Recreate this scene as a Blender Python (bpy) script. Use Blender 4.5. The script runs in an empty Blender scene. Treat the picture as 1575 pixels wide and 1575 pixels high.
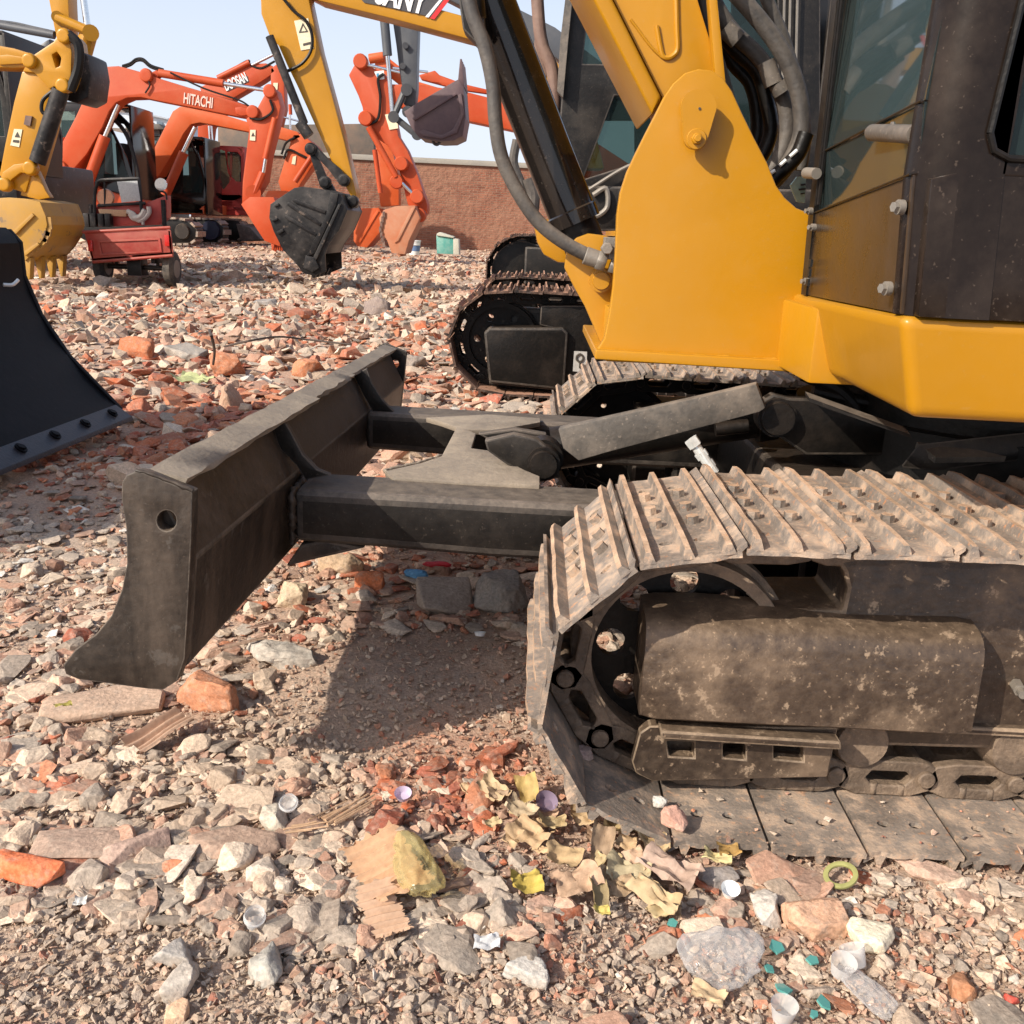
import bpy, bmesh, math, random
import numpy as np
from mathutils import Vector, Matrix, noise as mnoise
from mathutils.geometry import tessellate_polygon
R = math.radians
sc = bpy.context.scene

# ---------------------------------------------------------------- camera
F = 1500.0; PITCH = R(16.13); YAW = R(.66); ROLL = .045; CAMH = .78
_f = Vector((-math.sin(YAW)*math.cos(PITCH), math.cos(YAW)*math.cos(PITCH), -math.sin(PITCH)))
_r0 = Vector((math.cos(YAW), math.sin(YAW), 0)); _u0 = _r0.cross(_f)
CR = math.cos(ROLL)*_r0 + math.sin(ROLL)*_u0
CU = math.cos(ROLL)*_u0 - math.sin(ROLL)*_r0
CP = Vector((0, 0, CAMH))
cd = bpy.data.cameras.new('camera'); co = bpy.data.objects.new('camera', cd)
sc.collection.objects.link(co); sc.camera = co
cd.sensor_width = 36; cd.sensor_fit = 'HORIZONTAL'; cd.lens = 36*F/1575
cd.clip_start = .05; cd.clip_end = 2000
m = Matrix((CR, CU, -_f)).transposed().to_4x4(); m.translation = CP
co.matrix_world = m

# ---------------------------------------------------------------- sky, sun, exposure
TRAVEL = Vector((1.15, 1.0, -1.0)).normalized()
w = bpy.data.worlds.new("World"); sc.world = w; w.use_nodes = True
nt = w.node_tree; bg = nt.nodes['Background']
sky = nt.nodes.new('ShaderNodeTexSky'); sky.sky_type = 'NISHITA'; sky.sun_disc = False
sky.sun_elevation = math.asin(-TRAVEL.z); sky.sun_rotation = math.atan2(-TRAVEL.x, -TRAVEL.y) % (2*math.pi)
sky.air_density = 1.0; sky.dust_density = 2.6; sky.ozone_density = 1.6
# pale dusty air low on the horizon
wtc = nt.nodes.new('ShaderNodeTexCoord'); wsx = nt.nodes.new('ShaderNodeSeparateXYZ'); nt.links.new(wtc.outputs['Generated'], wsx.inputs[0])
wmr = nt.nodes.new('ShaderNodeMapRange'); nt.links.new(wsx.outputs[2], wmr.inputs['Value'])
wmr.inputs['From Min'].default_value = -.02; wmr.inputs['From Max'].default_value = .5; wmr.inputs['To Min'].default_value = .92; wmr.inputs['To Max'].default_value = .12
wmr.interpolation_type = 'SMOOTHSTEP'
wmx = nt.nodes.new('ShaderNodeMix'); wmx.data_type = 'RGBA'; wmx.inputs[7].default_value = (5.0, 5.35, 6.15, 1)
nt.links.new(wmr.outputs[0], wmx.inputs[0]); nt.links.new(sky.outputs[0], wmx.inputs[6])
nt.links.new(wmx.outputs[2], bg.inputs[0]); bg.inputs[1].default_value = .14
sl = bpy.data.lights.new('sun', 'SUN'); so = bpy.data.objects.new('sun', sl); sc.collection.objects.link(so)
sl.energy = 4.3; sl.angle = R(.5); sl.color = (1, .93, .82)
so.rotation_euler = TRAVEL.to_track_quat('-Z', 'Y').to_euler(); so.location = (-20, -20, 20)
sc.view_settings.view_transform = 'Standard'; sc.view_settings.look = 'None'
sc.view_settings.exposure = .40; sc.view_settings.gamma = 1

# ---------------------------------------------------------------- helpers
def at(px, py, ax, v):
    d = _f + (px-787.5)/F*CR - (py-787.5)/F*CU
    i = 'XYZ'.index(ax); t = (v-CP[i])/d[i]
    return CP + t*d
def A(px, py, Y): return at(px, py, 'Y', Y)
def G(px, py, z=0): return at(px, py, 'Z', z)
def z1(x, y): return (x/2.864, y/2.864)
def z2(x, y): return (400+x/2.864, y/2.864)
def P1(l): return [z1(*p) for p in l]
def P2(l): return [z2(*p) for p in l]

def wloc(o):
    v = Vector((0, 0, 0))
    while o: v += o.location; o = o.parent
    return v
def link(o): sc.collection.objects.link(o); return o
def thing(name, label, cat, loc=(0, 0, 0), group=None):
    o = link(bpy.data.objects.new(name, None)); o.location = loc
    o['label'] = label; o['category'] = cat; o.empty_display_size = .05
    if group: o['group'] = group
    return o
def tag(o, label, cat, group=None, kind=None):
    if label: o['label'] = label
    if cat: o['category'] = cat
    if group: o['group'] = group
    if kind: o['kind'] = kind
    return o
EDGE = {}
SPLIT = {'hose_ferrule', 'pin', 'bucket_linkage', 'grab_rail', 'front_hose', 'undercarriage_hose', 'panel_vent', 'weld_marks', 'hose_marking', 'corner_guard', 'battery_box', 'arm_hose', 'boom_hose', 'boom_weld_rib', 'side_rib', 'teeth', 'wear_plates', 'upper_body', 'boom_pins', 'side_housing'}
def build(name, bm, mat, parent=None, bevel=0, seg=2, ang=35, loc=None, flat=False):
    bmesh.ops.remove_doubles(bm, verts=bm.verts, dist=1e-5)
    bmesh.ops.recalc_face_normals(bm, faces=bm.faces)
    if bevel:
        ed = [e for e in bm.edges if len(e.link_faces) == 2 and e.calc_face_angle(0) > R(30) and e.calc_length() > bevel*1.2]
        try:
            rb_ = bmesh.ops.bevel(bm, geom=ed, offset=bevel, segments=seg, profile=.6, affect='EDGES', clamp_overlap=True)
            if mat.name in EDGE:
                for f in rb_['faces']: f.material_index = 1
        except Exception as ex: print('bevel', ex)
    for f in bm.faces: f.smooth = not flat
    for e in bm.edges:
        if len(e.link_faces) != 2 or e.calc_face_angle(0) > R(ang): e.smooth = False
    if name in SPLIT:
        bm.verts.index_update(); seen = set(); groups = []
        bm.verts.ensure_lookup_table()
        for v in bm.verts:
            if v.index in seen: continue
            st = [v]; seen.add(v.index); g = []
            while st:
                q = st.pop(); g.append(q.index)
                for e in q.link_edges:
                    w_ = e.other_vert(q)
                    if w_.index not in seen: seen.add(w_.index); st.append(w_)
            groups.append(set(g))
        if len(groups) > 1:
            out = None
            for g in groups:
                b2 = bm.copy(); b2.verts.ensure_lookup_table()
                bmesh.ops.delete(b2, geom=[v for v in b2.verts if v.index not in g], context='VERTS')
                r_ = _finish(name, b2, mat, parent, loc); out = out or r_
            bm.free(); return out
    return _finish(name, bm, mat, parent, loc)
def _finish(name, bm, mat, parent, loc):
    o = Vector(loc) if loc is not None else Vector((0, 0, 0))
    base = o + (wloc(parent) if parent else Vector((0, 0, 0)))
    if base.length: bmesh.ops.translate(bm, verts=bm.verts, vec=-base)
    me = bpy.data.meshes.new(name); bm.to_mesh(me); bm.free()
    me.materials.append(mat)
    if mat.name in EDGE: me.materials.append(EDGE[mat.name])
    ob = link(bpy.data.objects.new(name, me))
    ob.parent = parent; ob.location = o
    return ob
def nb(): return bmesh.new()
def box(bm, c, s, rot=None):
    M = Matrix.Translation(Vector(c))
    if rot is not None: M = M @ rot.to_4x4()
    bmesh.ops.create_cube(bm, size=1, matrix=M @ Matrix.Diagonal((s[0], s[1], s[2], 1)))
def solid(bm, loops, vec):
    """prism from planar 3D loops (outer first, then holes) pushed along vec"""
    vec = Vector(vec); loops = [[Vector(p) for p in l] for l in loops]
    va = [[bm.verts.new(p) for p in l] for l in loops]
    vb = [[bm.verts.new(p+vec) for p in l] for l in loops]
    for a, b in zip(va, vb):
        n = len(a)
        for i in range(n): bm.faces.new((a[i], a[(i+1) % n], b[(i+1) % n], b[i]))
    if len(loops) == 1 :
        bm.faces.new(va[0]); bm.faces.new(list(reversed(vb[0])))
    else:
        fa = [v for l in va for v in l]; fb = [v for l in vb for v in l]
        for t in tessellate_polygon(loops):
            try:
                bm.faces.new([fa[i] for i in t]); bm.faces.new([fb[i] for i in reversed(t)])
            except ValueError: pass
def slab(bm, px, Y, t, holes=()):
    """outline given as seen in the picture, set at distance Y, thickness t away from the viewer"""
    solid(bm, [[A(x, y, Y) for x, y in l] for l in [px]+list(holes)], (0, t, 0))
def prof(bm, xz, y0, y1, holes=()):
    solid(bm, [[(x, y0, z) for x, z in l] for l in [xz]+list(holes)], (0, y1-y0, 0))
def circ(cx, cz, r, n=20, a0=0): return [(cx+r*math.cos(a0+i*2*math.pi/n), cz+r*math.sin(a0+i*2*math.pi/n)) for i in range(n)]
def ring_pts(c, ax, r, n):
    ax = Vector(ax).normalized(); t = Vector((0, 0, 1)) if abs(ax.z) < .9 else Vector((1, 0, 0))
    a = ax.cross(t).normalized(); b = ax.cross(a)
    return [Vector(c)+a*(r*math.cos(i*2*math.pi/n))+b*(r*math.sin(i*2*math.pi/n)) for i in range(n)]
def cyl(bm, p0, p1, r0, r1=None, n=20, caps=True):
    r1 = r0 if r1 is None else r1; p0 = Vector(p0); p1 = Vector(p1)
    a = [bm.verts.new(p) for p in ring_pts(p0, p1-p0, r0, n)]; b = [bm.verts.new(p) for p in ring_pts(p1, p1-p0, r1, n)]
    for i in range(n): bm.faces.new((a[i], a[(i+1) % n], b[(i+1) % n], b[i]))
    if caps: bm.faces.new(a); bm.faces.new(b)
def lathe(bm, p0, ax, pr, n=28):
    """pr = list of (distance along axis, radius)"""
    ax = Vector(ax).normalized(); prev = None; first = None
    for d, r in pr:
        cur = [bm.verts.new(p) for p in ring_pts(Vector(p0)+ax*d, ax, max(r, 1e-4), n)]
        if prev:
            for i in range(n): bm.faces.new((prev[i], prev[(i+1) % n], cur[(i+1) % n], cur[i]))
        else: bm.faces.new(cur)
        prev = cur
    bm.faces.new(prev)
def smooth_path(pts, k=6):
    pts = [Vector(p) for p in pts]; P = [pts[0]*2-pts[1]]+pts+[pts[-1]*2-pts[-2]]; out = []
    for i in range(1, len(P)-2):
        for j in range(k):
            t = j/k; a, b, c, d = P[i-1], P[i], P[i+1], P[i+2]
            out.append(.5*((2*b)+(c-a)*t+(2*a-5*b+4*c-d)*t*t+(3*b-a-3*c+d)*t**3))
    out.append(pts[-1]); return out
def tube(bm, pts, r, n=10, k=6, sm=True):
    pts = smooth_path(pts, k) if sm and len(pts) > 2 else [Vector(p) for p in pts]
    prev = None; up = None
    for i, p in enumerate(pts):
        d = (pts[min(i+1, len(pts)-1)]-pts[max(i-1, 0)]).normalized()
        if up is None: up = Vector((0, 1, 0)) if abs(d.y) < .9 else Vector((1, 0, 0))
        a = d.cross(up).normalized(); up = a.cross(d).normalized()
        cur = [bm.verts.new(p+a*(r*math.cos(j*2*math.pi/n))+up*(r*math.sin(j*2*math.pi/n))) for j in range(n)]
        if prev:
            for j in range(n): bm.faces.new((prev[j], prev[(j+1) % n], cur[(j+1) % n], cur[j]))
        else: bm.faces.new(cur)
        prev = cur
    bm.faces.new(prev)
def hexb(bm, c, ax, r, h):
    c = Vector(c); ax = Vector(ax).normalized(); cyl(bm, c, c+ax*h, r, r*.96, 6)
def copy_obj(o, parent=None):
    c = o.copy(); link(c); c.parent = parent
    for ch in list(o.children): copy_obj(ch, c)
    return c
def text_obj(name, s, mat, parent, origin, xdir, updir, size, shear=0, ext=.003, bold=0, fit=None):
    cu = bpy.data.curves.new(name, 'FONT'); cu.body = s; cu.size = size; cu.extrude = ext; cu.shear = shear; cu.offset = bold
    o = link(bpy.data.objects.new(name+'_tmp', cu))
    bpy.context.view_layer.update()
    me = bpy.data.meshes.new_from_object(o.evaluated_get(bpy.context.evaluated_depsgraph_get()))
    bpy.data.objects.remove(o)
    if fit:
        xs = [v.co.x for v in me.vertices]; ys_ = [v.co.y for v in me.vertices]
        me.transform(Matrix.Diagonal((fit[0]/(max(xs)-min(xs)), fit[1]/(max(ys_)-min(ys_)), 1, 1)) @ Matrix.Translation((-min(xs), -min(ys_), 0)))
    x = Vector(xdir).normalized(); y = (Vector(updir)-x*Vector(updir).dot(x)).normalized(); z = x.cross(y)
    M = Matrix((x, y, z)).transposed().to_4x4(); M.translation = Vector(origin)-(wloc(parent) if parent else Vector((0, 0, 0)))
    me.transform(M); me.name = name; me.materials.clear(); me.materials.append(mat)
    ob = link(bpy.data.objects.new(name, me)); ob.parent = parent
    return ob

def weld(name, pts, r, mat, parent, seed=1, step=.006):
    """rippled bead along a polyline"""
    rr = random.Random(seed); path = []
    for a, b in zip(pts, pts[1:]):
        a = Vector(a); b = Vector(b); k = max(2, int((b-a).length/step))
        path += [a+(b-a)*(i/k) for i in range(k)]
    path.append(Vector(pts[-1])); bm = nb(); prev = None
    for i, p in enumerate(path):
        d = (path[min(i+1, len(path)-1)]-path[max(i-1, 0)]).normalized(); u = Vector((0, 0, 1)) if abs(d.z) < .8 else Vector((1, 0, 0))
        x = d.cross(u).normalized(); y = x.cross(d); q = r*rr.uniform(.65, 1.25); o = (x*rr.uniform(-.3, .3)+y*rr.uniform(-.3, .3))*r
        cur = [bm.verts.new(p+o+x*(q*math.cos(j*math.pi/3))+y*(q*math.sin(j*math.pi/3))) for j in range(6)]
        if prev:
            for j in range(6): bm.faces.new((prev[j], prev[(j+1) % 6], cur[(j+1) % 6], cur[j]))
        else: bm.faces.new(cur)
        prev = cur
    bm.faces.new(prev); return build(name, bm, mat, parent, ang=70)
# ---------------------------------------------------------------- materials
def nodes(name):
    m = bpy.data.materials.new(name); m.use_nodes = True
    t = m.node_tree; return m, t, t.nodes['Principled BSDF']
def N(t, typ, **k):
    n = t.nodes.new(typ)
    for a, v in k.items():
        if a.startswith('i_'): n.inputs[int(a[2:]) if a[2:].isdigit() else a[2:]].default_value = v
        else: setattr(n, a, v)
    return n
def noise_fac(t, co_, scale, det, lo, hi, rough=.6, dist=0):
    n = N(t, 'ShaderNodeTexNoise'); n.inputs['Scale'].default_value = scale; n.inputs['Detail'].default_value = det
    n.inputs['Roughness'].default_value = rough; n.inputs['Distortion'].default_value = dist
    t.links.new(co_, n.inputs['Vector'])
    mr = N(t, 'ShaderNodeMapRange'); mr.clamp = True
    mr.inputs['From Min'].default_value = lo; mr.inputs['From Max'].default_value = hi
    t.links.new(n.outputs['Fac'], mr.inputs['Value']); return mr.outputs[0], n
def mixc(t, fac, a, b, mode='MIX'):
    m = N(t, 'ShaderNodeMix', data_type='RGBA', blend_type=mode)
    for inp, v in ((0, fac), (6, a), (7, b)):
        if hasattr(v, 'links') or isinstance(v, bpy.types.NodeSocket): t.links.new(v, m.inputs[inp])
        elif inp == 0: m.inputs[0].default_value = v
        else: m.inputs[inp].default_value = (*v, 1)
    return m.outputs[2]
def mathn(t, op, a, b=0):
    n = N(t, 'ShaderNodeMath', operation=op)
    for i, v in ((0, a), (1, b)):
        if isinstance(v, bpy.types.NodeSocket): t.links.new(v, n.inputs[i])
        else: n.inputs[i].default_value = v
    return n.outputs[0]
def paint(name, col, rough=.35, dust=(.34, .27, .2), amt=.35, sc_=6, chips=None, bump=.15, coat=.0, updust=.4, fine=120, metal=0, streak=False, var=.12, spec=.5, speckle=.0, wear=None, band=(.42, .72), cth=(.60, .64)):
    """painted or bare metal: base colour, patches of dust, dust lying on upward faces, chips, orange peel"""
    m, t, b = nodes(name)
    tc = N(t, 'ShaderNodeTexCoord').outputs['Object']
    oi = N(t, 'ShaderNodeObjectInfo')
    off = N(t, 'ShaderNodeVectorMath', operation='ADD'); t.links.new(tc, off.inputs[0]); 
    cmb = N(t, 'ShaderNodeVectorMath', operation='SCALE'); cmb.inputs[0].default_value = (7, 3, 5); t.links.new(oi.outputs['Random'], cmb.inputs['Scale'])
    t.links.new(cmb.outputs[0], off.inputs[1]); tc = off.outputs[0]
    if streak:
        mp = N(t, 'ShaderNodeMapping'); mp.inputs['Scale'].default_value = (1, 1, .22); t.links.new(tc, mp.inputs[0]); tcs = mp.outputs[0]
    else: tcs = tc
    f1, _ = noise_fac(t, tcs, sc_, 8, band[0], band[1], .68)
    f2, _ = noise_fac(t, tc, sc_*9, 4, .35, .75)
    geo = N(t, 'ShaderNodeNewGeometry'); sp = N(t, 'ShaderNodeSeparateXYZ'); t.links.new(geo.outputs['Normal'], sp.inputs[0])
    up = mathn(t, 'MULTIPLY', mathn(t, 'MAXIMUM', sp.outputs[2], 0), updust)
    d = mathn(t, 'MULTIPLY', f1, amt)
    d = mathn(t, 'ADD', d, mathn(t, 'MULTIPLY', up, mathn(t, 'ADD', mathn(t, 'MULTIPLY', f2, .6), .6)))
    d = mathn(t, 'ADD', d, mathn(t, 'MULTIPLY', f2, amt*.35))
    if speckle:
        vf = N(t, 'ShaderNodeTexNoise'); vf.inputs['Scale'].default_value = 150; vf.inputs['Detail'].default_value = 2; t.links.new(tc, vf.inputs['Vector'])
        sm_ = N(t, 'ShaderNodeMapRange'); sm_.inputs['From Min'].default_value = .66; sm_.inputs['From Max'].default_value = .72; t.links.new(vf.outputs['Fac'], sm_.inputs['Value'])
        d = mathn(t, 'ADD', d, mathn(t, 'MULTIPLY', sm_.outputs[0], speckle))
    d = mathn(t, 'MINIMUM', d, .95)
    vv, _ = noise_fac(t, tc, sc_*.5, 3, .3, .7)
    dark = tuple(c*(1-var) for c in col); lite = tuple(min(1, c*(1+var)) for c in col)
    base = mixc(t, vv, dark, lite)
    if chips:
        cf, _ = noise_fac(t, tc, sc_*4, 8, cth[0], cth[1], .7)
        base = mixc(t, cf, base, chips)
    out = mixc(t, d, base, dust)
    if wear:
        wr = N(t, 'ShaderNodeMapRange'); wr.inputs['From Min'].default_value = .51; wr.inputs['From Max'].default_value = .60; t.links.new(geo.outputs['Pointiness'], wr.inputs['Value'])
        wf = mathn(t, 'MULTIPLY', wr.outputs[0], mathn(t, 'ADD', mathn(t, 'MULTIPLY', f2, .6), .3)); out = mixc(t, wf, out, wear)
    t.links.new(out, b.inputs['Base Color'])
    rr = mathn(t, 'ADD', mathn(t, 'MULTIPLY', d, .9-rough), rough); t.links.new(rr, b.inputs['Roughness'])
    b.inputs['Metallic'].default_value = metal; b.inputs['Coat Weight'].default_value = coat; b.inputs['Coat Roughness'].default_value = .12
    b.inputs['Specular IOR Level'].default_value = spec
    bn = N(t, 'ShaderNodeTexNoise'); bn.inputs['Scale'].default_value = fine; bn.inputs['Detail'].default_value = 5; t.links.new(tc, bn.inputs['Vector'])
    bp = N(t, 'ShaderNodeBump'); bp.inputs['Strength'].default_value = bump; bp.inputs['Distance'].default_value = .01
    hsum = mathn(t, 'ADD', bn.outputs['Fac'], mathn(t, 'MULTIPLY', f2, .5))
    t.links.new(hsum, bp.inputs['Height']); t.links.new(bp.outputs[0], b.inputs['Normal'])
    return m
def plain(name, col, rough=.6, metal=0, bump=0, fine=60, trans=0, alpha=1, spec=.5, var=.15):
    m, t, b = nodes(name)
    tc = N(t, 'ShaderNodeTexCoord').outputs['Object']
    f, n = noise_fac(t, tc, fine, 5, .3, .7)
    t.links.new(mixc(t, f, tuple(c*(1-var) for c in col), tuple(min(1, c*(1+var)) for c in col)), b.inputs['Base Color'])
    b.inputs['Roughness'].default_value = rough; b.inputs['Metallic'].default_value = metal
    b.inputs['Transmission Weight'].default_value = trans; b.inputs['Specular IOR Level'].default_value = spec
    b.inputs['Alpha'].default_value = alpha
    if bump:
        bp = N(t, 'ShaderNodeBump'); bp.inputs['Strength'].default_value = bump; bp.inputs['Distance'].default_value = .005
        t.links.new(n.outputs['Fac'], bp.inputs['Height']); t.links.new(bp.outputs[0], b.inputs['Normal'])
    return m
def film(name, tint, clear=.6, rough=.15, body=(.8, .8, .8)):
    """thin glass or plastic: part clear, part glossy, part milky"""
    m = bpy.data.materials.new(name); m.use_nodes = True; t = m.node_tree; t.nodes.remove(t.nodes['Principled BSDF'])
    out = t.nodes['Material Output']
    tr = N(t, 'ShaderNodeBsdfTransparent'); tr.inputs[0].default_value = (*tint, 1)
    pb = N(t, 'ShaderNodeBsdfPrincipled'); pb.inputs['Base Color'].default_value = (*body, 1); pb.inputs['Roughness'].default_value = rough
    mx = N(t, 'ShaderNodeMixShader'); mx.inputs[0].default_value = 1-clear
    fr = N(t, 'ShaderNodeLayerWeight'); fr.inputs[0].default_value = .35
    fc = mathn(t, 'MINIMUM', mathn(t, 'ADD', mathn(t, 'MULTIPLY', fr.outputs['Facing'], .6), 1-clear), 1.0)
    t.links.new(fc, mx.inputs[0]); t.links.new(tr.outputs[0], mx.inputs[1]); t.links.new(pb.outputs[0], mx.inputs[2]); t.links.new(mx.outputs[0], out.inputs[0])
    return m
YEL = paint('yellow_paint', (.44, .198, .005), .34, (.40, .26, .11), .14, 4, band=(.52, .74), speckle=.10, bump=.02, coat=.12, updust=.08, fine=60, var=.06, spec=.35)
YELW = paint('worn_yellow_paint', (.44, .225, .02), .5, (.30, .20, .11), .55, 1.6, chips=(.10, .065, .04), bump=.1, updust=.2, band=(.46, .62))
BLK = paint('dusty_black_paint', (.0075, .0065, .006), .40, (.22, .175, .135), .09, 5, bump=.06, updust=.62, speckle=.12, fine=90, band=(.5, .66), spec=.3)
BLKB = paint('brown_dusted_black', (.018, .0135, .0105), .42, (.20, .145, .105), .36, 7, bump=.10, updust=.40, speckle=.15, fine=110, chips=(.05, .045, .04), band=(.48, .70), spec=.35, streak=True)
GLOSS = paint('glossy_black_panel', (.009, .007, .006), .12, (.3, .24, .19), .03, 5, bump=.012, updust=.1, fine=40, speckle=.1, spec=.45, coat=.15, band=(.5, .7))
CABS = paint('cab_side_black', (.012, .0075, .0055), .2, (.26, .19, .14), .07, 7, bump=.02, updust=.15, fine=60, speckle=.14, spec=.2, band=(.5, .72))
DARK = paint('oily_black', (.005, .0045, .004), .40, (.13, .09, .065), .10, 8, bump=.1, updust=.16, spec=.25, band=(.5, .7))
SHOE = paint('worn_track_steel', (.19, .162, .138), .5, (.52, .365, .25), .60, 20, chips=(.42, .17, .065), bump=.22, updust=.10, fine=60, metal=.0, speckle=.5, var=.45, band=(.48, .60), cth=(.57, .66))
SHOEB = paint('dusty_track_steel', (.10, .07, .048), .6, (.32, .225, .15), .55, 14, chips=(.07, .045, .03), bump=.3, updust=.18, fine=70, speckle=.3, band=(.45, .62))
SHOEK = paint('black_painted_track', (.012, .009, .008), .5, (.40, .21, .13), .35, 12, bump=.2, updust=1.0, fine=70)
FRAME = paint('caked_track_frame', (.042, .028, .020), .36, (.32, .22, .14), .42, 8, chips=(.26, .19, .13), bump=.18, updust=.24, fine=60, speckle=.5, var=.4, band=(.50, .68))
GREYP = paint('grey_dusty_plate', (.075, .066, .057), .5, (.26, .21, .165), .45, 9, chips=(.05, .043, .037), bump=.1, updust=.25, speckle=.5, band=(.46, .62), cth=(.58, .64))
LIP = paint('dust_covered_plate', (.19, .155, .12), .6, (.36, .29, .215), .55, 7, chips=(.11, .09, .07), bump=.15, updust=.35, band=(.45, .65))
RUB = paint('dusty_rubber_hose', (.045, .04, .037), .55, (.32, .26, .2), .3, 7, bump=.12, updust=.5, fine=140)
CHR = plain('chrome_rod', (.75, .75, .75), .15, 1)
STL = plain('zinc_steel', (.72, .72, .68), .3, .35, .1, 80)
BOLT = paint('weathered_bolt', (.20, .18, .155), .45, (.32, .26, .2), .3, 20, metal=.3, bump=.1)
PANEL = paint('dulled_black_panel', (.012, .009, .007), .20, (.16, .10, .06), .30, 3, bump=.03, updust=.1, fine=30, speckle=.2, spec=.38, band=(.35, .75))
ORG = paint('orange_paint', (.44, .055, .012), .42, (.42, .17, .08), .22, 1.2, bump=.03, updust=.12, fine=30, var=.12, spec=.3)
ORG2 = paint('faded_orange_paint', (.54, .085, .016), .45, (.46, .20, .10), .25, 1.5, bump=.03, updust=.15, fine=30, var=.12, spec=.3)
EDGE['dusty_black_paint'] = paint('dusty_black_edge', (.018, .015, .013), .5, (.24, .19, .15), .28, 9, bump=.1, updust=.55)
EDGE['brown_dusted_black'] = paint('scraped_edge', (.03, .023, .018), .5, (.27, .21, .155), .45, 14, bump=.1, updust=.3)
EDGE['caked_track_frame'] = paint('caked_edge', (.12, .085, .055), .55, (.42, .30, .2), .7, 14, bump=.2, updust=.2)
EDGE['oily_black'] = paint('oily_edge', (.02, .017, .014), .45, (.16, .12, .09), .5, 12, bump=.1, updust=.25)
TIP = paint('scraped_grouser_edge', (.36, .24, .155), .5, (.62, .41, .27), .8, 20, chips=(.42, .18, .07), bump=.3, updust=.1, fine=80, var=.2)
TIPK = paint('rusty_grouser_edge', (.20, .10, .06), .5, (.62, .34, .21), .9, 12, bump=.3, updust=.3, fine=80, var=.2)
RED = paint('faded_red_paint', (.33, .032, .02), .45, (.4, .2, .13), .35, 4, bump=.05, updust=.3, fine=40)
GRY = paint('dark_grey_paint', (.065, .07, .08), .4, (.2, .18, .16), .2, 2, bump=.05, updust=.3)
BRN = paint('rust_brown_bucket', (.12, .065, .05), .55, (.38, .25, .18), .5, 3, bump=.1, updust=.4)
GLASS = film('cab_glass', (.58, .68, .65), .66, .03, (.035, .05, .05))
GLASSD = film('dark_cab_glass', (.42, .54, .51), .6, .04, (.025, .04, .04))
GLB = paint('bucket_black', (.011, .0105, .011), .36, (.22, .19, .17), .18, 3, chips=(.10, .075, .06), bump=.06, updust=.3, fine=40, spec=.22, band=(.48, .66))
WHT = plain('white_paint', (.75, .75, .72), .5)
TXT = plain('pale_lettering', (.72, .5, .42), .5)
REDD = plain('red_decal', (.55, .02, .02), .4)
DGR = plain('charcoal_decal', (.06, .055, .055), .4)
STK = plain('cream_sticker', (.72, .62, .42), .5)
STKB = plain('sticker_print', (.05, .04, .03), .5)
TYRE = paint('dusty_tyre', (.02, .02, .02), .8, (.3, .24, .18), .4, 6, bump=.3, fine=60)
SEATM = plain('grey_seat', (.10, .11, .11), .8)
# ---------------------------------------------------------------- ground
rng = np.random.default_rng(7); random.seed(7)
_lat = rng.random((256, 256))
def vnoise(x, y, s):
    x = np.asarray(x)/s+71.3; y = np.asarray(y)/s+33.7
    xi = np.floor(x).astype(int); yi = np.floor(y).astype(int); fx = x-xi; fy = y-yi
    fx = fx*fx*(3-2*fx); fy = fy*fy*(3-2*fy)
    a = _lat[xi & 255, yi & 255]; b = _lat[(xi+1) & 255, yi & 255]; c = _lat[xi & 255, (yi+1) & 255]; d = _lat[(xi+1) & 255, (yi+1) & 255]
    return (a*(1-fx)+b*fx)*(1-fy)+(c*(1-fx)+d*fx)*fy
def fbm(x, y, s, o=4):
    v = 0; a = .5; t = 0
    for i in range(o): v = v+a*vnoise(x+i*13.1, y-i*7.7, s); t += a; a *= .5; s *= .5
    return v/t
def gz(x, y):
    x = np.asarray(x, float); y = np.asarray(y, float)
    h = (fbm(x, y, .9, 3)-.5)*.07*np.clip((y-.5)/2, .25, 1)+(fbm(x+9, y, .12, 3)-.5)*.022
    h = h+(vnoise(x, y, 4)-.5)*.16*np.clip((y-4)/6, 0, 1)
    # the tracks stand on packed ground
    k = np.clip((x+.15)/.25, 0, 1)*np.clip((1.9-y)/.3, 0, 1)*np.clip((y-.95)/.12, 0, 1)
    h = h*(1-k)+(-.012)*k
    h = h-.06*np.clip((x-.0)/.3, 0, 1)*np.clip((y-1.7)/.5, 0, 1)*np.clip((3.6-y)/.4, 0, 1)
    return h
def gz1(x, y): return float(gz(np.array([x]), np.array([y]))[0])
PAL = {'red': [(.40, .10, .04), (.33, .08, .045), (.48, .17, .08), (.42, .13, .07)],
       'pink': [(.50, .28, .19), (.44, .235, .16), (.54, .35, .25), (.42, .26, .19)],
       'beige': [(.54, .41, .30), (.48, .36, .265), (.60, .48, .365)],
       'grey': [(.45, .37, .295), (.37, .305, .245), (.52, .435, .35), (.29, .245, .20)],
       'white': [(.66, .61, .53), (.58, .55, .50)]}
KEYS = list(PAL)
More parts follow.
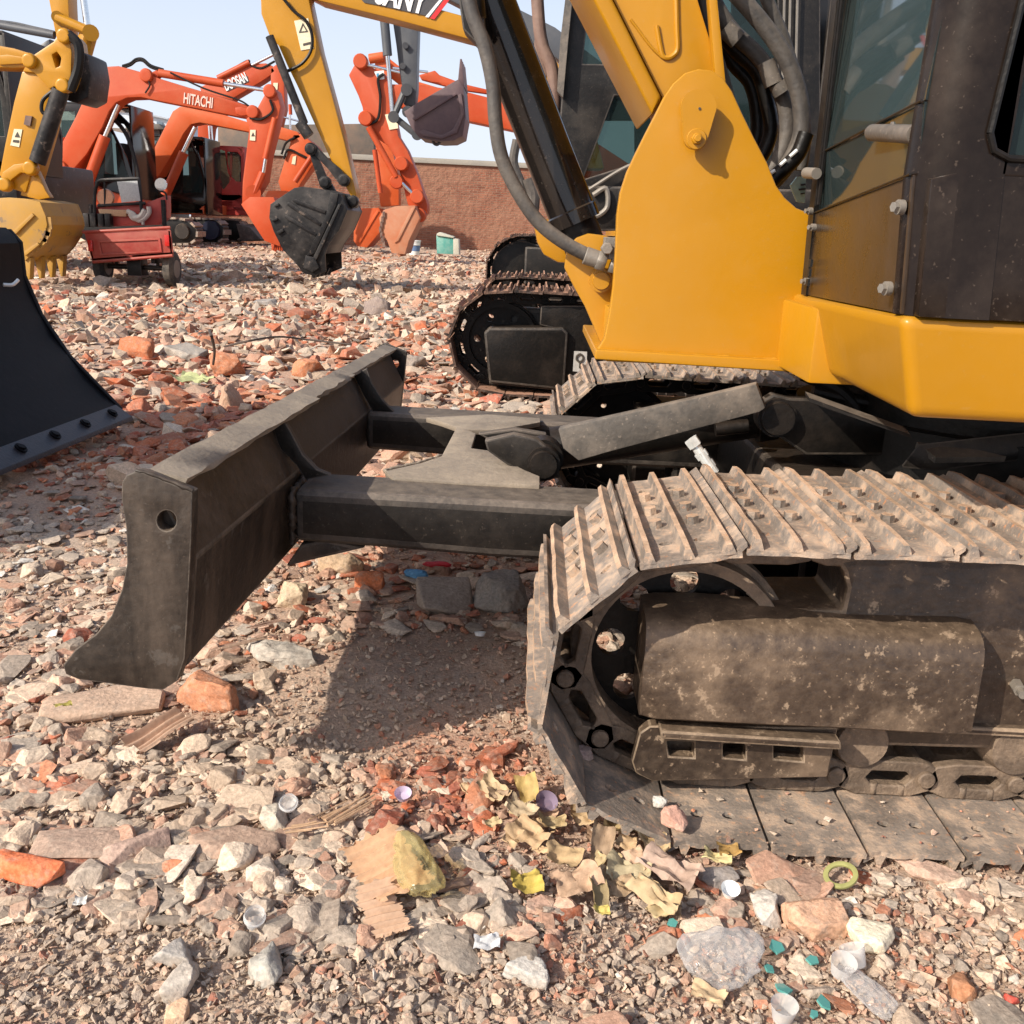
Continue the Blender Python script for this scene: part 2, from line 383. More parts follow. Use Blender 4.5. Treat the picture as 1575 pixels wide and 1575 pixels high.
BLOB = [((720, 1185), .10, 'red', 3.5), ((660, 1150), .06, 'red', 2), ((640, 1230), .05, 'red', 3), ((350, 640), .5, 'red', 1.2), ((230, 690), .5, 'red', 1.6), ((130, 700), .4, 'red', 1.1),
        ((430, 560), .9, 'red', .5), ((700, 870), .12, 'red', 1.0), ((1040, 1430), .03, 'red', 3), ((860, 1480), .04, 'red', 1.5), ((560, 500), .8, 'red', .8), ((660, 590), .35, 'red', .8), ((330, 470), 1.5, 'red', .5), ((1180, 1340), .06, 'pink', 2),
        ((550, 1500), .22, 'grey', 1.1), ((60, 1480), .22, 'grey', 1.2), ((980, 1420), .12, 'grey', 1.4), ((330, 1500), .14, 'grey', .8), ((100, 800), .25, 'grey', 1.5), ((130, 850), .2, 'white', .5), ((540, 1140), .06, 'grey', 2.5), ((330, 450), 1.6, 'grey', .7), ((700, 500), 1.2, 'grey', .9), ((520, 450), 2, 'beige', .8),
        ((1450, 1500), .25, 'beige', .9), ((1400, 1400), .2, 'grey', .4), ((200, 1250), .25, 'beige', .8), ((450, 1130), .2, 'beige', 1.0), ((150, 1380), .1, 'grey', .6)]
def weights(x, y):
    base = {'red': .17, 'pink': .44, 'beige': .33, 'grey': .19, 'white': .012}
    n1 = fbm(x+3, y+11, 1.1, 3); n2 = fbm(x-20, y+5, .7, 3)
    W = np.stack([np.full(x.shape, base[k]) for k in KEYS], 1)
    W[:, 0] *= np.clip(.3+3.2*(n1-.38), .15, 2.6); W[:, 3] *= np.clip(.4+3.5*(n2-.4), .2, 2.4)
    W[:, 0] += np.clip((x+.6)*-.0+.0, 0, 1)
    for (p, r, k, s) in BLOB:
        c = G(*p); j = KEYS.index(k)
        W[:, j] += s*np.exp(-(((x-c.x)**2+(y-c.y)**2)/(r*r)))
    far = np.clip((y-4)/8, 0, 1); W[:, 2] += .25*far; W[:, 1] += .15*far
    return W/W.sum(1, keepdims=True)
def pick_col(x, y, r):
    W = np.cumsum(weights(x, y), 1); u = r.random(len(x))[:, None]; k = (u > W).sum(1).clip(0, 4)
    out = np.zeros((len(x), 4)); out[:, 3] = 1
    for i, key in enumerate(KEYS):
        p = np.array(PAL[key]); s = np.where(k == i)[0]
        out[s, :3] = p[r.integers(0, len(p), len(s))]
    out[:, :3] *= (r.random((len(x), 1))*.60+.72); return out
def stone_mat(name, dustamt=.35, bump=.5, scale=1.0):
    m, t, b = nodes(name)
    at_ = N(t, 'ShaderNodeAttribute', attribute_name='Col')
    tc = N(t, 'ShaderNodeTexCoord').outputs['Object']
    f1, n1 = noise_fac(t, tc, 38*scale, 7, .3, .72, .65); f2, n2 = noise_fac(t, tc, 160*scale, 4, .35, .7, .7)
    f3, n3 = noise_fac(t, tc, 55*scale, 6, .52, .6, .7)
    c = mixc(t, mathn(t, 'MULTIPLY', f1, .36), at_.outputs['Color'], (.50, .36, .26))
    c = mixc(t, mathn(t, 'MULTIPLY', f3, dustamt), c, (.42, .34, .27))
    v = mathn(t, 'ADD', mathn(t, 'MULTIPLY', f2, .5), .72)
    vm = N(t, 'ShaderNodeCombineColor'); [t.links.new(v, vm.inputs[i]) for i in range(3)]
    c = mixc(t, 1.0, c, vm.outputs[0], 'MULTIPLY')
    t.links.new(c, b.inputs['Base Color']); b.inputs['Roughness'].default_value = .92; b.inputs['Specular IOR Level'].default_value = .2
    bp = N(t, 'ShaderNodeBump'); bp.inputs['Strength'].default_value = bump; bp.inputs['Distance'].default_value = .006/scale
    t.links.new(mathn(t, 'ADD', n1.outputs['Fac'], mathn(t, 'MULTIPLY', n2.outputs['Fac'], .5)), bp.inputs['Height']); t.links.new(bp.outputs[0], b.inputs['Normal'])
    return m
STONE = stone_mat('broken_brick_and_concrete'); STONEF = stone_mat('distant_rubble', scale=.3)
GROUND = stone_mat('dusty_rubble_soil', .5, .9)
# one sheet from the camera to the horizon
ys = np.concatenate([np.linspace(-2, .55, 12), np.linspace(.6, 3.2, 210), np.geomspace(3.23, 40, 170), np.geomspace(46, 900, 14)])
us = np.linspace(-1, 1, 260)
us = np.sign(us)*np.abs(us)**1.15
YY = np.repeat(ys, len(us)); XX = np.tile(us, len(ys))*(np.maximum(YY, .5)*1.05+1.4)
XX = np.where(YY > 45, XX*3, XX)
ZZ = gz(XX, YY)-.004; ZZ = np.where(YY > 45, -.1, ZZ)
nx = len(us); ny = len(ys)
idx = (np.arange(ny-1)[:, None]*nx+np.arange(nx-1)[None, :]).ravel()
quads = np.stack([idx, idx+1, idx+1+nx, idx+nx], 1)
def np_mesh(name, V, Fc, counts, col, mat, flat=True):
    me = bpy.data.meshes.new(name)
    me.vertices.add(len(V)); me.vertices.foreach_set('co', V.astype(np.float32).ravel())
    me.loops.add(len(Fc)); me.loops.foreach_set('vertex_index', Fc.astype(np.int32))
    me.polygons.add(len(counts)); st = np.concatenate([[0], np.cumsum(counts)[:-1]])
    me.polygons.foreach_set('loop_start', st.astype(np.int32)); me.polygons.foreach_set('loop_total', counts.astype(np.int32))
    me.update(calc_edges=True)
    if not flat: me.polygons.foreach_set('use_smooth', np.ones(len(counts), bool))
    else: me.polygons.foreach_set('use_smooth', np.zeros(len(counts), bool))
    ca = me.color_attributes.new('Col', 'FLOAT_COLOR', 'POINT'); ca.data.foreach_set('color', col.astype(np.float32).ravel())
    me.materials.append(mat); o = bpy.data.objects.new(name, me); sc.collection.objects.link(o); return o
Wg = weights(XX, YY); mean = np.array([np.mean(PAL[k], 0) for k in KEYS]); gc = np.ones((len(XX), 4)); gc[:, :3] = (Wg@mean)*.5+np.array([.45, .32, .23])*.55
gc[:, :3] *= (.8+.4*fbm(XX, YY, .25, 3))[:, None]
go = np_mesh('ground', np.stack([XX, YY, ZZ], 1), quads.ravel(), np.full(len(quads), 4), gc, GROUND, flat=False)
go['kind'] = 'structure'

# ---------------------------------------------------------------- stones
def rock_proto(seed, kind='chunk', n=16, sub=0, amp=.1):
    r = random.Random(seed); bm = bmesh.new()
    if kind == 'slab': a = (1, r.uniform(.55, .95), r.uniform(.16, .34))
    elif kind == 'shard': a = (1, r.uniform(.45, .9), r.uniform(.10, .2))
    elif kind == 'long': a = (1, r.uniform(.35, .55), r.uniform(.25, .4))
    else: a = (1, r.uniform(.65, .95), r.uniform(.5, .8))
    vs = []
    for i in range(n):
        v = Vector((r.uniform(-1, 1), r.uniform(-1, 1), r.uniform(-1, 1)))
        mx = max(abs(c) for c in v); l = v.length
        v = v/(mx*.55+l*.45)                     # between box and ball
        vs.append(bm.verts.new((v.x*a[0]*.5, v.y*a[1]*.5, v.z*a[2]*.5)))
    h = bmesh.ops.convex_hull(bm, input=vs)
    junk = [g for g in h['geom_interior'] if isinstance(g, bmesh.types.BMVert)]
    if junk: bmesh.ops.delete(bm, geom=junk, context='VERTS')
    bmesh.ops.dissolve_limit(bm, angle_limit=R(14), verts=bm.verts, edges=bm.edges)
    if sub:
        bmesh.ops.triangulate(bm, faces=bm.faces)
        bmesh.ops.bevel(bm, geom=list(bm.edges), offset=.035, segments=1, profile=.7, affect='EDGES', clamp_overlap=True)
        bmesh.ops.triangulate(bm, faces=bm.faces)
        for k in range(sub): bmesh.ops.subdivide_edges(bm, edges=[e for e in bm.edges if e.calc_length() > .12], cuts=1, use_grid_fill=False); bmesh.ops.triangulate(bm, faces=bm.faces)
        bm.normal_update()
        for v in bm.verts:
            p = v.co*3.2+Vector((seed*3.1, 0, 0)); d = mnoise.noise(p)*.6+mnoise.noise(p*2.7)*.35+mnoise.noise(p*6)*.2
            v.co += v.normal*d*amp
    V = np.array([v.co[:] for v in bm.verts]); L = []; c = []
    bm.verts.index_update()
    for f in bm.faces: L += [v.index for v in f.verts]; c.append(len(f.verts))
    bm.free(); return V, np.array(L), np.array(c)
KINDS = ['chunk', 'slab', 'slab', 'slab', 'long', 'slab', 'chunk', 'slab']
LOW = [rock_proto(i, KINDS[i % 8], 9) for i in range(24)]
MID = [rock_proto(100+i, KINDS[i % 8], 16) for i in range(24)]
HI = [rock_proto(200+i, KINDS[i % 8], 15, 1, .07) for i in range(24)]
VHI = [rock_proto(300+i, KINDS[i % 8], 14, 2, .06) for i in range(12)]
def scatter(x, y, size, protos, r, embed=.3, tilt=.5, col=None, zoff=0):
    n = len(x); pid = r.integers(0, len(protos), n)
    if col is None: col = pick_col(x, y, r)
    z = gz(x, y)+zoff; az = r.random(n)*6.283; t1 = r.normal(0, tilt, n); t2 = r.normal(0, tilt*.6, n)
    ca, sa, c1, s1, c2, s2 = np.cos(az), np.sin(az), np.cos(t1), np.sin(t1), np.cos(t2), np.sin(t2)
    o = np.zeros(n); i = np.ones(n)
    Rz = np.stack([ca, -sa, o, sa, ca, o, o, o, i], 1).reshape(n, 3, 3)
    Rx = np.stack([i, o, o, o, c1, -s1, o, s1, c1], 1).reshape(n, 3, 3)
    Ry = np.stack([c2, o, s2, o, i, o, -s2, o, c2], 1).reshape(n, 3, 3)
    M = Rz@Rx@Ry*size[:, None, None]
    Vs, Ls, Cs, Co = [], [], [], []; base = 0
    for k, (V, L, c) in enumerate(protos):
        s = np.where(pid == k)[0]
        if not len(s): continue
        P = np.einsum('nij,vj->nvi', M[s], V)
        zmin = P[:, :, 2].min(1); zr = P[:, :, 2].max(1)-zmin
        P[:, :, 0] += x[s, None]; P[:, :, 1] += y[s, None]; P[:, :, 2] += (z[s]-zmin-embed*zr)[:, None]
        nv = len(V); Vs.append(P.reshape(-1, 3))
        Ls.append((L[None, :]+(np.arange(len(s))*nv)[:, None]).ravel()+base); Cs.append(np.tile(c, len(s)))
        Co.append(np.repeat(col[s], nv, 0)); base += nv*len(s)
    return np.concatenate(Vs), np.concatenate(Ls), np.concatenate(Cs), np.concatenate(Co)
def region(n, y0, y1, r, power=2.0, wide=.68, pad=.62):
    # density falls with distance: pdf(Y) ~ Y^(1-power)
    u = r.random(n); e = 2-power
    y = (y0**e+u*(y1**e-y0**e))**(1/e) if abs(e) > 1e-6 else y0*(y1/y0)**u
    x = (r.random(n)*2-1)*(wide*y+pad); return x, y
PLACED = [(686, 918, .09), (770, 915, .09), (568, 897, .06), (325, 1068, .08), (430, 1012, .10), (160, 1082, .11), (42, 1334, .06), (1252, 1410, .05), (1340, 1441, .045), (1178, 1400, .045), (808, 1498, .04), (430, 1262, .04), (596, 1335, .07), (640, 1330, .07), (590, 1405, .05), (246, 1128, .05), (543, 1248, .05),
          (1108, 1472, .06), (1293, 1346, .035), (1300, 1490, .04), (1335, 1525, .05), (1203, 1560, .03), (780, 1215, .05), (812, 1285, .06), (868, 1318, .05), (885, 1355, .05), (805, 1358, .04), (965, 1345, .06), (1010, 1378, .06), (1030, 1335, .06), (1105, 1320, .03), (392, 1420, .025), (748, 1448, .03), (1122, 1374, .025), (1195, 1470, .03), (1260, 1550, .03), (620, 1226, .025), (200, 1560, .16), (60, 1500, .12)]
PLACED = [(G(a, b).x, G(a, b).y, r_) for a, b, r_ in PLACED]
def keep(x, y, size):
    ok = np.ones(len(x), bool)
    for a, b, r_ in PLACED: ok &= ~(((x-a)**2+(y-b)**2 < (r_*.8)**2) & (size > .016))
    ok &= ~((x > .04) & (y > 1.10) & (y < 1.53) & (size > .012))          # near track footprint
    ok &= ~((x > -.02) & (x < .1) & (y > 1.10) & (y < 1.53) & (size > .03))
    ok &= ~((x > -.03) & (y > 2.45) & (y < 3.1) & (size > .05))
    ok &= ~((x > -.42) & (y > 4.5) & (y < 6.6) & (size > .08))
    ok &= ~((x > -2.0) & (x < -1.35) & (y > 1.8) & (y < 3.6) & (size > .05))
    # trodden soil under the blade arm
    c = G(640, 1050); d = ((x-c.x)/.24)**2+((y-c.y)/.26)**2
    ok &= ~((d < 1) & (size > .016) & (vnoise(x*9, y*9, .5) < .93))
    c = G(480, 1100); d = ((x-c.x)/.16)**2+((y-c.y)/.12)**2
    ok &= ~((d < 1) & (size > .03) & (vnoise(x*9, y*9, .5) < .7))
    # fine gravel patches bottom
    for p, a, b, s in (((560, 1540), .16, .07, .022), ((60, 1500), .14, .09, .018), ((1000, 1530), .2, .07, .02), ((1420, 1450), .14, .12, .026), ((930, 1440), .06, .05, .016)):
        c = G(*p); ok &= ~((((x-c.x)/a)**2+((y-c.y)/b)**2 < 1) & (size > s))
    return ok
SHARD = [rock_proto(400+i, 'shard', 16, 1, .03) for i in range(14)]
def layer(n, y0, y1, s0, s1, protos, seed, power, embed=.3, tilt=.5, ex=2.2, dirt=0, **k):
    r = np.random.default_rng(seed); x, y = region(n, y0, y1, r, power)
    size = s0*(s1/s0)**(r.random(n)**ex); ok = keep(x, y, size)
    col = pick_col(x[ok], y[ok], r)
    if dirt: col[:, :3] = col[:, :3]*(1-dirt)+np.array([.42, .30, .215])*dirt
    return scatter(x[ok], y[ok], size[ok], protos, r, embed, tilt, col=col, **k)
def merge(parts, name, mat, label):
    Vs, Ls, Cs, Co = zip(*parts); off = np.cumsum([0]+[len(v) for v in Vs[:-1]])
    o = np_mesh(name, np.concatenate(Vs), np.concatenate([l+k for l, k in zip(Ls, off)]), np.concatenate(Cs), np.concatenate(Co), mat)
    tag(o, label, 'rubble', kind='stuff'); return o
_r = np.random.default_rng(77); _n = 150
_px = _r.uniform(.06, 1.9, _n); _py = 1.125+_r.random(_n)**1.5*.13
merge([scatter(_px, _py, .004+.012*_r.random(_n)**3, LOW, _r, .1, .6, col=pick_col(_px, _py, _r), zoff=.026), layer(72000, .55, 2.3, .0030, .010, LOW, 1, 2.6, .35, .9, 1.4, .45), layer(40000, .5, 5, .008, .024, MID, 2, 2.8, .34, .6, 1.6, .3)],
      'gravel', STONE, 'fine crushed gravel of grey concrete and brick chips covering the near ground')
merge([layer(13200, .5, 3.2, .020, .062, HI, 3, 2.3, .42, .22, 1.7), layer(620, .5, 3.4, .045, .095, VHI, 4, 1.5, .52, .10, 1.8), layer(3000, .5, 3.6, .03, .095, SHARD, 24, 1.9, .25, .16, 1.5),
       layer(10500, 2.8, 9, .03, .075, MID, 5, 2.2, .3, .5, 1.8), layer(3000, 2.8, 10, .07, .16, MID, 6, 1.8, .36, .35, 1.8),
       layer(600, 2.9, 5.5, .06, .15, HI, 16, 1.2, .3, .3, 1.3), layer(2200, 3, 9, .06, .2, SHARD, 26, 1.6, .25, .2, 1.5)],
      'brick_rubble', STONE, 'broken red and pink brick pieces lying among grey concrete lumps around the blade')
merge([layer(26000, 6, 36, .05, .16, LOW, 7, 1.9, .3, .5, 1.9), layer(9000, 8, 38, .12, .30, LOW, 8, 1.0, .45, .3, 2.2)],
      'far_rubble', STONEF, 'distant rubble of brick and concrete covering the yard to the wall')
# ---------------------------------------------------------------- crawler track
def shoe_mesh(name, p, w, mat, parent, hscale=1, holes=True, bolts=True):
    bm = nb(); h = p/2-.0028; hw = w/2; t = .007*hscale
    hl = []
    if holes:
        for v in (-.325*w, .325*w):
            for u in (-.022, .022): hl.append([(u+.009*math.cos(a), v+.0075*math.sin(a)) for a in [i*math.pi/5 for i in range(10)]])
        for v in (-.06*w, .10*w): hl.append([(.012*math.cos(a)-.02, v+.011*math.sin(a)) for a in [i*math.pi/5 for i in range(10)]])
    rr = random.Random(3); out = []
    for k in range(9): out.append((-h+k*2*h/8, -hw+rr.uniform(0, .007)))
    for k in range(9): out.append((h-k*2*h/8, hw-rr.uniform(0, .006)))
    solid(bm, [[(u, v, 0) for u, v in l] for l in [out]+hl], (0, 0, t))
    for u, hh in ((-h+.012, .017), (-.002, .0145), (h-.014, .0145)):
        hh *= hscale; b = .0080; tp = .0034
        n = 12
        for k in range(n):                         # worn, slightly uneven bar
            pass
        a = []
        for k in range(n+1):
            v = -hw+.003+(2*hw-.006)*k/n; e = hh*(1+rr.uniform(-.09, .05))
            if k in (0, n): e = hh*.8
            a.append([bm.verts.new((u-b, v, t*.8)), bm.verts.new((u-tp, v, t+e)), bm.verts.new((u+tp, v, t+e)), bm.verts.new((u+b, v, t*.8))])
        for q, r_ in zip(a, a[1:]):
            for i in range(4): bm.faces.new((q[i], q[(i+1) % 4], r_[(i+1) % 4], r_[i]))
        bm.faces.new(a[0]); bm.faces.new(list(reversed(a[-1])))
    # turned-up rear lip
    solid(bm, [[(h-.004, -hw+.004, t*.5), (h+.007, -hw+.004, t+.006), (h+.007, -hw+.004, t+.011), (h-.006, -hw+.004, t+.003)]], (0, 2*hw-.008, 0))
    if bolts:
        for u in (-.026, .024):
            for v in (-.14*w, .02*w, .2*w): hexb(bm, (u, v, t*.9), (0, 0, 1), .0095, .011*hscale)
    o = build(name, bm, mat, parent, ang=30)
    o.data.materials.append(TIP if mat is SHOE else TIPK)
    for p_ in o.data.polygons:
        if p_.center.z > t+.010*hscale: p_.material_index = 1
    return o
def link_mesh(parent, p, mat, v0=.04):
    bm = nb(); s = p/.13
    o = [(-.070, -.012), (-.079, -.030), (-.071, -.050), (-.050, -.057), (.028, -.057), (.058, -.051), (.071, -.034), (.066, -.012), (.04, -.001), (-.04, -.001)]
    hh = [(-.03, -.018), (.018, -.018), (.028, -.028), (.020, -.040), (-.03, -.041), (-.040, -.030)]
    for v in (-v0-.018, v0): solid(bm, [[(u*s, v, w*s) for u, w in l] for l in (o, hh)], (0, .018, 0))
    cyl(bm, (-.058*s, -v0-.026, -.032*s), (-.058*s, v0+.026, -.032*s), .013*s, n=12)
    for v in (-v0-.012, v0+.010):
        for u in (-.026, .014): hexb(bm, (u*s, v, -.002), (0, 0, -1), .009*s, .017*s)
    return build('track_link', bm, mat, parent, bevel=.002, seg=1)
def make_track(parent, name, Yc, width, cx, cz, Rr, xr, Nn, phase, shoemat, linkmat, hs=1, label=None):
    L = xr-cx; per = 2*L+2*math.pi*Rr; p = per/Nn
    root = nb(); cyl(root, (xr, Yc-.05, cz), (xr, Yc+.05, cz), Rr*.80, n=36)
    for k in range(12):
        a = k*math.pi/6; box(root, (xr+math.cos(a)*Rr*.80, Yc, cz+math.sin(a)*Rr*.8), (.05, .07, .04), Matrix.Rotation(-a, 3, 'Y'))
    tr = build(name, root, linkmat, parent, bevel=.003, seg=1)
    if label: tr['label'] = label
    sh = shoe_mesh('track_shoe', p, width, shoemat, None, hs); lk = link_mesh(None, p, linkmat); sh.parent = tr; lk.parent = tr
    base = wloc(tr)
    def pos(s):
        s %= per; a = phase-cx
        if s < a: return (phase-s, cz-Rr), (-1, 0)
        s -= a
        if s < math.pi*Rr:
            th = -math.pi/2-s/Rr; return (cx+Rr*math.cos(th), cz+Rr*math.sin(th)), (math.sin(th), -math.cos(th))
        s -= math.pi*Rr
        if s < L:
            sag = (.014 if Yc < 2 else -.008)*math.sin(math.pi*s/L); return (cx+s, cz+Rr+sag), (1, 0)
        s -= L
        if s < math.pi*Rr:
            th = math.pi/2-s/Rr; return (xr+Rr*math.cos(th), cz+Rr*math.sin(th)), (math.sin(th), -math.cos(th))
        s -= math.pi*Rr; return (xr-s, cz-Rr), (-1, 0)
    rr = random.Random(5)
    for i in range(Nn):
        (x, z), (tx, tz) = pos((i+.5)*p)
        # chord between link pins so shoes read as flat facets
        (xa, za), _ = pos(i*p); (xb, zb), _ = pos((i+1)*p)
        d = Vector((xb-xa, 0, zb-za)).normalized(); x = (xa+xb)/2; z = (za+zb)/2
        nrm = d.cross(Vector((0, 1, 0)))
        a = rr.uniform(-.02, .02)
        d2 = (d+nrm*a).normalized(); n2 = d2.cross(Vector((0, 1, 0)))
        M = Matrix((d2, Vector((0, 1, 0)), n2)).transposed().to_4x4(); M.translation = Vector((x, Yc+rr.uniform(-.002, .002), z))-base
        for src in (sh, lk):
            c = src if i == 0 else src.copy()
            if i: link(c); c.parent = tr
            if src is lk:
                M2 = Matrix((d, Vector((0, 1, 0)), nrm)).transposed().to_4x4(); M2.translation = Vector((x, Yc, z))-base; c.matrix_local = M2
            else: c.matrix_local = M
            if src is sh and i: c.location += n2*rr.uniform(-.001, .002)
    return tr
def idler(parent, c, r, Y, hw, mat, holes=8, hr=.024, hrad=.103):
    bm = nb()
    # rim with centre flange
    prof_ = [(-hw, r*.86), (-hw, r*.97), (-hw*.45, r*.98), (-hw*.4, r*1.04), (hw*.4, r*1.04), (hw*.45, r*.98), (hw, r*.97), (hw, r*.86)]
    n = 56; rings = []
    for d, q in prof_: rings.append([bm.verts.new((c[0]+q*math.cos(i*2*math.pi/n), Y+d, c[1]+q*math.sin(i*2*math.pi/n))) for i in range(n)])
    for a, b in zip(rings, rings[1:]+rings[:1]):
        for i in range(n): bm.faces.new((a[i], a[(i+1) % n], b[(i+1) % n], b[i]))
    cyl(bm, (c[0], Y-hw*1.2, c[1]), (c[0], Y+hw*1.2, c[1]), r*.3)
    o = build('idler', bm, mat, parent, ang=28)
    bm = nb(); outer = circ(c[0], c[1], r*.875, 56)
    hl = [circ(c[0]+hrad*math.cos(k*2*math.pi/holes), c[1]+hrad*math.sin(k*2*math.pi/holes), hr, 16) for k in range(holes)]
    prof(bm, outer, Y-.006, Y+.006, hl); build('idler_web', bm, DARK, o, ang=28)
    return o

# ================================================================ the near yellow excavator
M1 = thing('excavator', 'nearest excavator with smooth yellow boom bracket, worn steel tracks and black dozer blade', 'excavator', (1.0, 2.05, 0), 'yellow excavators parked side by side')
t1 = make_track(M1, 'crawler_track', 1.32, .40, .235, .212, .20, 2.0, 37, .348, SHOE, SHOEB, label='near track with worn tan shoes')
idler(t1, (.235, .212), .150, 1.318, .052, SHOEB, 8, .021, .098)
t2_ = make_track(M1, 'crawler_track', 2.80, .40, .27, .215, .20, 2.03, 37, .38, SHOE, DARK)
idler(t2_, (.27, .215), .152, 2.80, .034, DARK, 3, .008)
bm = nb(); box(bm, (1.15, 2.78, .215), (1.7, .24, .22)); build('track_frame', bm, DARK, t2_, bevel=.01)
# near track frame
bm = nb()
o = [A(x, y, 1.262) for x, y in ((1190, 938), (1296, 938), (1303, 905), (1298, 880), (1285, 862), (1320, 855), (1575, 862))]
o = [(p.x, p.z) for p in o]+[(1.78, .33), (1.78, .125)]+[(A(1190, 1150, 1.262).x, A(1190, 1143, 1.262).z)]
prof(bm, o, 1.262, 1.40)
build('track_frame', bm, FRAME, t1, bevel=.006)
bm = nb(); box(bm, (1.2, 1.262, .131), (1.52, .030, .012)); box(bm, (1.42, 1.255, .16), (.8, .04, .02)); build('frame_flange', bm, FRAME, t1, bevel=.004)
# nose cover: rounded box section
bm = nb()
sec = [(1.30, .296), (1.262, .294), (1.228, .289), (1.214, .283), (1.205, .272), (1.201, .256), (1.199, .20), (1.199, .152), (1.204, .148), (1.30, .148)]
xs = [.172, .176, .19, .25, .35, .45, .55, .60, .615, .622]
prev = None
for x in xs:
    cur = []
    for y, z in sec:
        k = 1 if .18 < x < .61 else .965
        dz = .0025*math.sin(x*23+y*40)*(1 if z > .16 else .2)
        cur.append(bm.verts.new((x, 1.30+(y-1.30)*k, .22+(z-.22)*k+dz)))
    if prev:
        for i in range(len(cur)): bm.faces.new((prev[i], prev[(i+1) % len(cur)], cur[(i+1) % len(cur)], cur[i]))
    else: bm.faces.new(cur)
    prev = cur
bm.faces.new(prev)
build('nose_cover', bm, FRAME, t1, ang=50)
bm = nb(); tube(bm, [A(1150, 910, 1.29), A(1185, 938, 1.275), A(1202, 972, 1.225)], .004, 8, sm=False); 
for p in ((1078, 940), (1028, 955)): cyl(bm, A(*p, 1.29)-Vector((0, 0, .0)), A(*p, 1.29)+Vector((0, -.004, .006)), .008, n=14)
build('weld_marks', bm, LIP, t1)
# chain guide with three windows
bm = nb()
g = [(1000, 1117), (984, 1128), (972, 1172), (978, 1190), (1003, 1202), (1273, 1196), (1284, 1142), (1289, 1120)]
hs_ = [[(1025, 1140), (1068, 1142), (1068, 1166), (1029, 1164)], [(1112, 1144), (1147, 1145), (1147, 1169), (1112, 1166)], [(1190, 1146), (1236, 1148), (1236, 1172), (1190, 1168)]]
slab(bm, g, 1.225, .022, hs_); build('chain_guide', bm, FRAME, t1, bevel=.002, seg=1)
bm = nb(); a = A(1014, 1118, 1.21); b = A(1290, 1135, 1.21)
solid(bm, [[(a.x, 1.198, a.z), (b.x, 1.198, b.z), (b.x+.002, 1.198, b.z-.012), (a.x+.002, 1.198, a.z-.012)]], (0, .03, 0)); build('guide_ledge', bm, FRAME, t1, bevel=.003)
for i, x in enumerate((.50, .72, .94, 1.16, 1.38, 1.60)):
    bm = nb(); lathe(bm, (x, 1.255, .098), (0, 1, 0), [(0, .02), (.0, .036), (.02, .044), (.055, .046), (.06, .036), (.09, .036), (.095, .046), (.12, .044)], 24); build('roller', bm, SHOEB, t1)
bm = nb(); hexb(bm, A(1562, 1052, 1.262), (-.2, -1, 0), .009, .022); cyl(bm, A(1562, 1052, 1.262), A(1562, 1052, 1.262)+Vector((-.006, -.035, 0)), .006, n=12); build('grease_fitting', bm, BOLT, t1)
# ---- blade
BL0 = 1.15; sh_ = Vector((.030, 1.0, -.045))
sh_ = Vector((.030, 1.85, -.045))
prof_px = [(186.7, 768), (187, 743), (194, 731), (208, 725), (221, 727), (296, 757), (294, 829), (289, 933), (284, 1013), (272, 1048), (251, 1061), (229, 1060), (120, 1045), (101, 1037), (97, 1024), (115, 1000), (147, 976), (171, 947), (187, 907), (195, 867), (194, 813)]
hole = [(256+15*math.cos(a), 801+16*math.sin(a)) for a in [i*math.pi/8 for i in range(16)]]
BP = [A(x, y, BL0) for x, y in prof_px]; BH = [A(x, y, BL0) for x, y in hole]
blade = None
def shifted(l, t): return [p+sh_*t for p in l]
bm = nb()
# moldboard: curved front, folded back
fr = [BP[i] for i in (20, 19, 18, 17, 16, 15)]
back_px = [(282, 1036), (289, 864), (247, 770), (225, 745), (200, 742)]
bk = [A(x, y, BL0) for x, y in back_px]
f2 = [p+Vector((.012, 0, 0)) for p in [BP[1], BP[0], BP[20], BP[19], BP[18], BP[17], BP[16], BP[15]]]
bott = [A(x, y, BL0) for x, y in ((125, 1032), (230, 1046), (262, 1048))]
loop = f2+bott+[A(283, 1030, BL0), A(292, 866, BL0), A(240, 772, BL0), A(232, 742, BL0)]
solid(bm, [[p+sh_*.012 for p in loop]], sh_*.976); blade = build('dozer_blade', bm, BLKB, M1, bevel=.004, ang=12)
for i, t in enumerate((0, 1)):
    bm = nb(); solid(bm, [shifted(BP, t), shifted(BH, t)], sh_*.012*(1 if t == 0 else -1)); build('end_plate', bm, BLKB if t == 0 else BLK, blade, bevel=.003)
# ledge on top, dusty, welded in three lengths
lp = [A(216, 727, BL0), A(276, 743, BL0), A(276, 752, BL0), A(216, 733, BL0)]
for a, b, dd in ((.012, .40, 0), (.40, .62, -.008), (.62, .985, -.014)):
    bm = nb(); q = [p.copy() for p in lp]; q[1].x += dd; q[2].x += dd
    n = 14; prev = None; rr = random.Random(int(a*100))
    for k in range(n+1):
        t = a+(b-a)*k/n; cur = [bm.verts.new(p+sh_*t+Vector((rr.uniform(-.003, .003) if j in (1, 2) else 0, 0, rr.uniform(-.0015, .0015)))) for j, p in enumerate(q)]
        if prev:
            for j in range(4): bm.faces.new((prev[j], prev[(j+1) % 4], cur[(j+1) % 4], cur[j]))
        else: bm.faces.new(cur)
        prev = cur
    bm.faces.new(prev); build('top_ledge', bm, LIP, blade, ang=50)
for Yg, px in ((1.665, [(418, 655), (436, 645), (446, 662), (466, 700), (487, 722), (508, 731), (470, 738), (455, 715), (430, 690)]), (2.40, [(543, 577), (564, 567), (572, 590), (588, 615), (606, 634), (575, 636), (560, 610)])):
    bm = nb(); slab(bm, px, Yg, .016); build('gusset', bm, BLK, blade, bevel=.002)
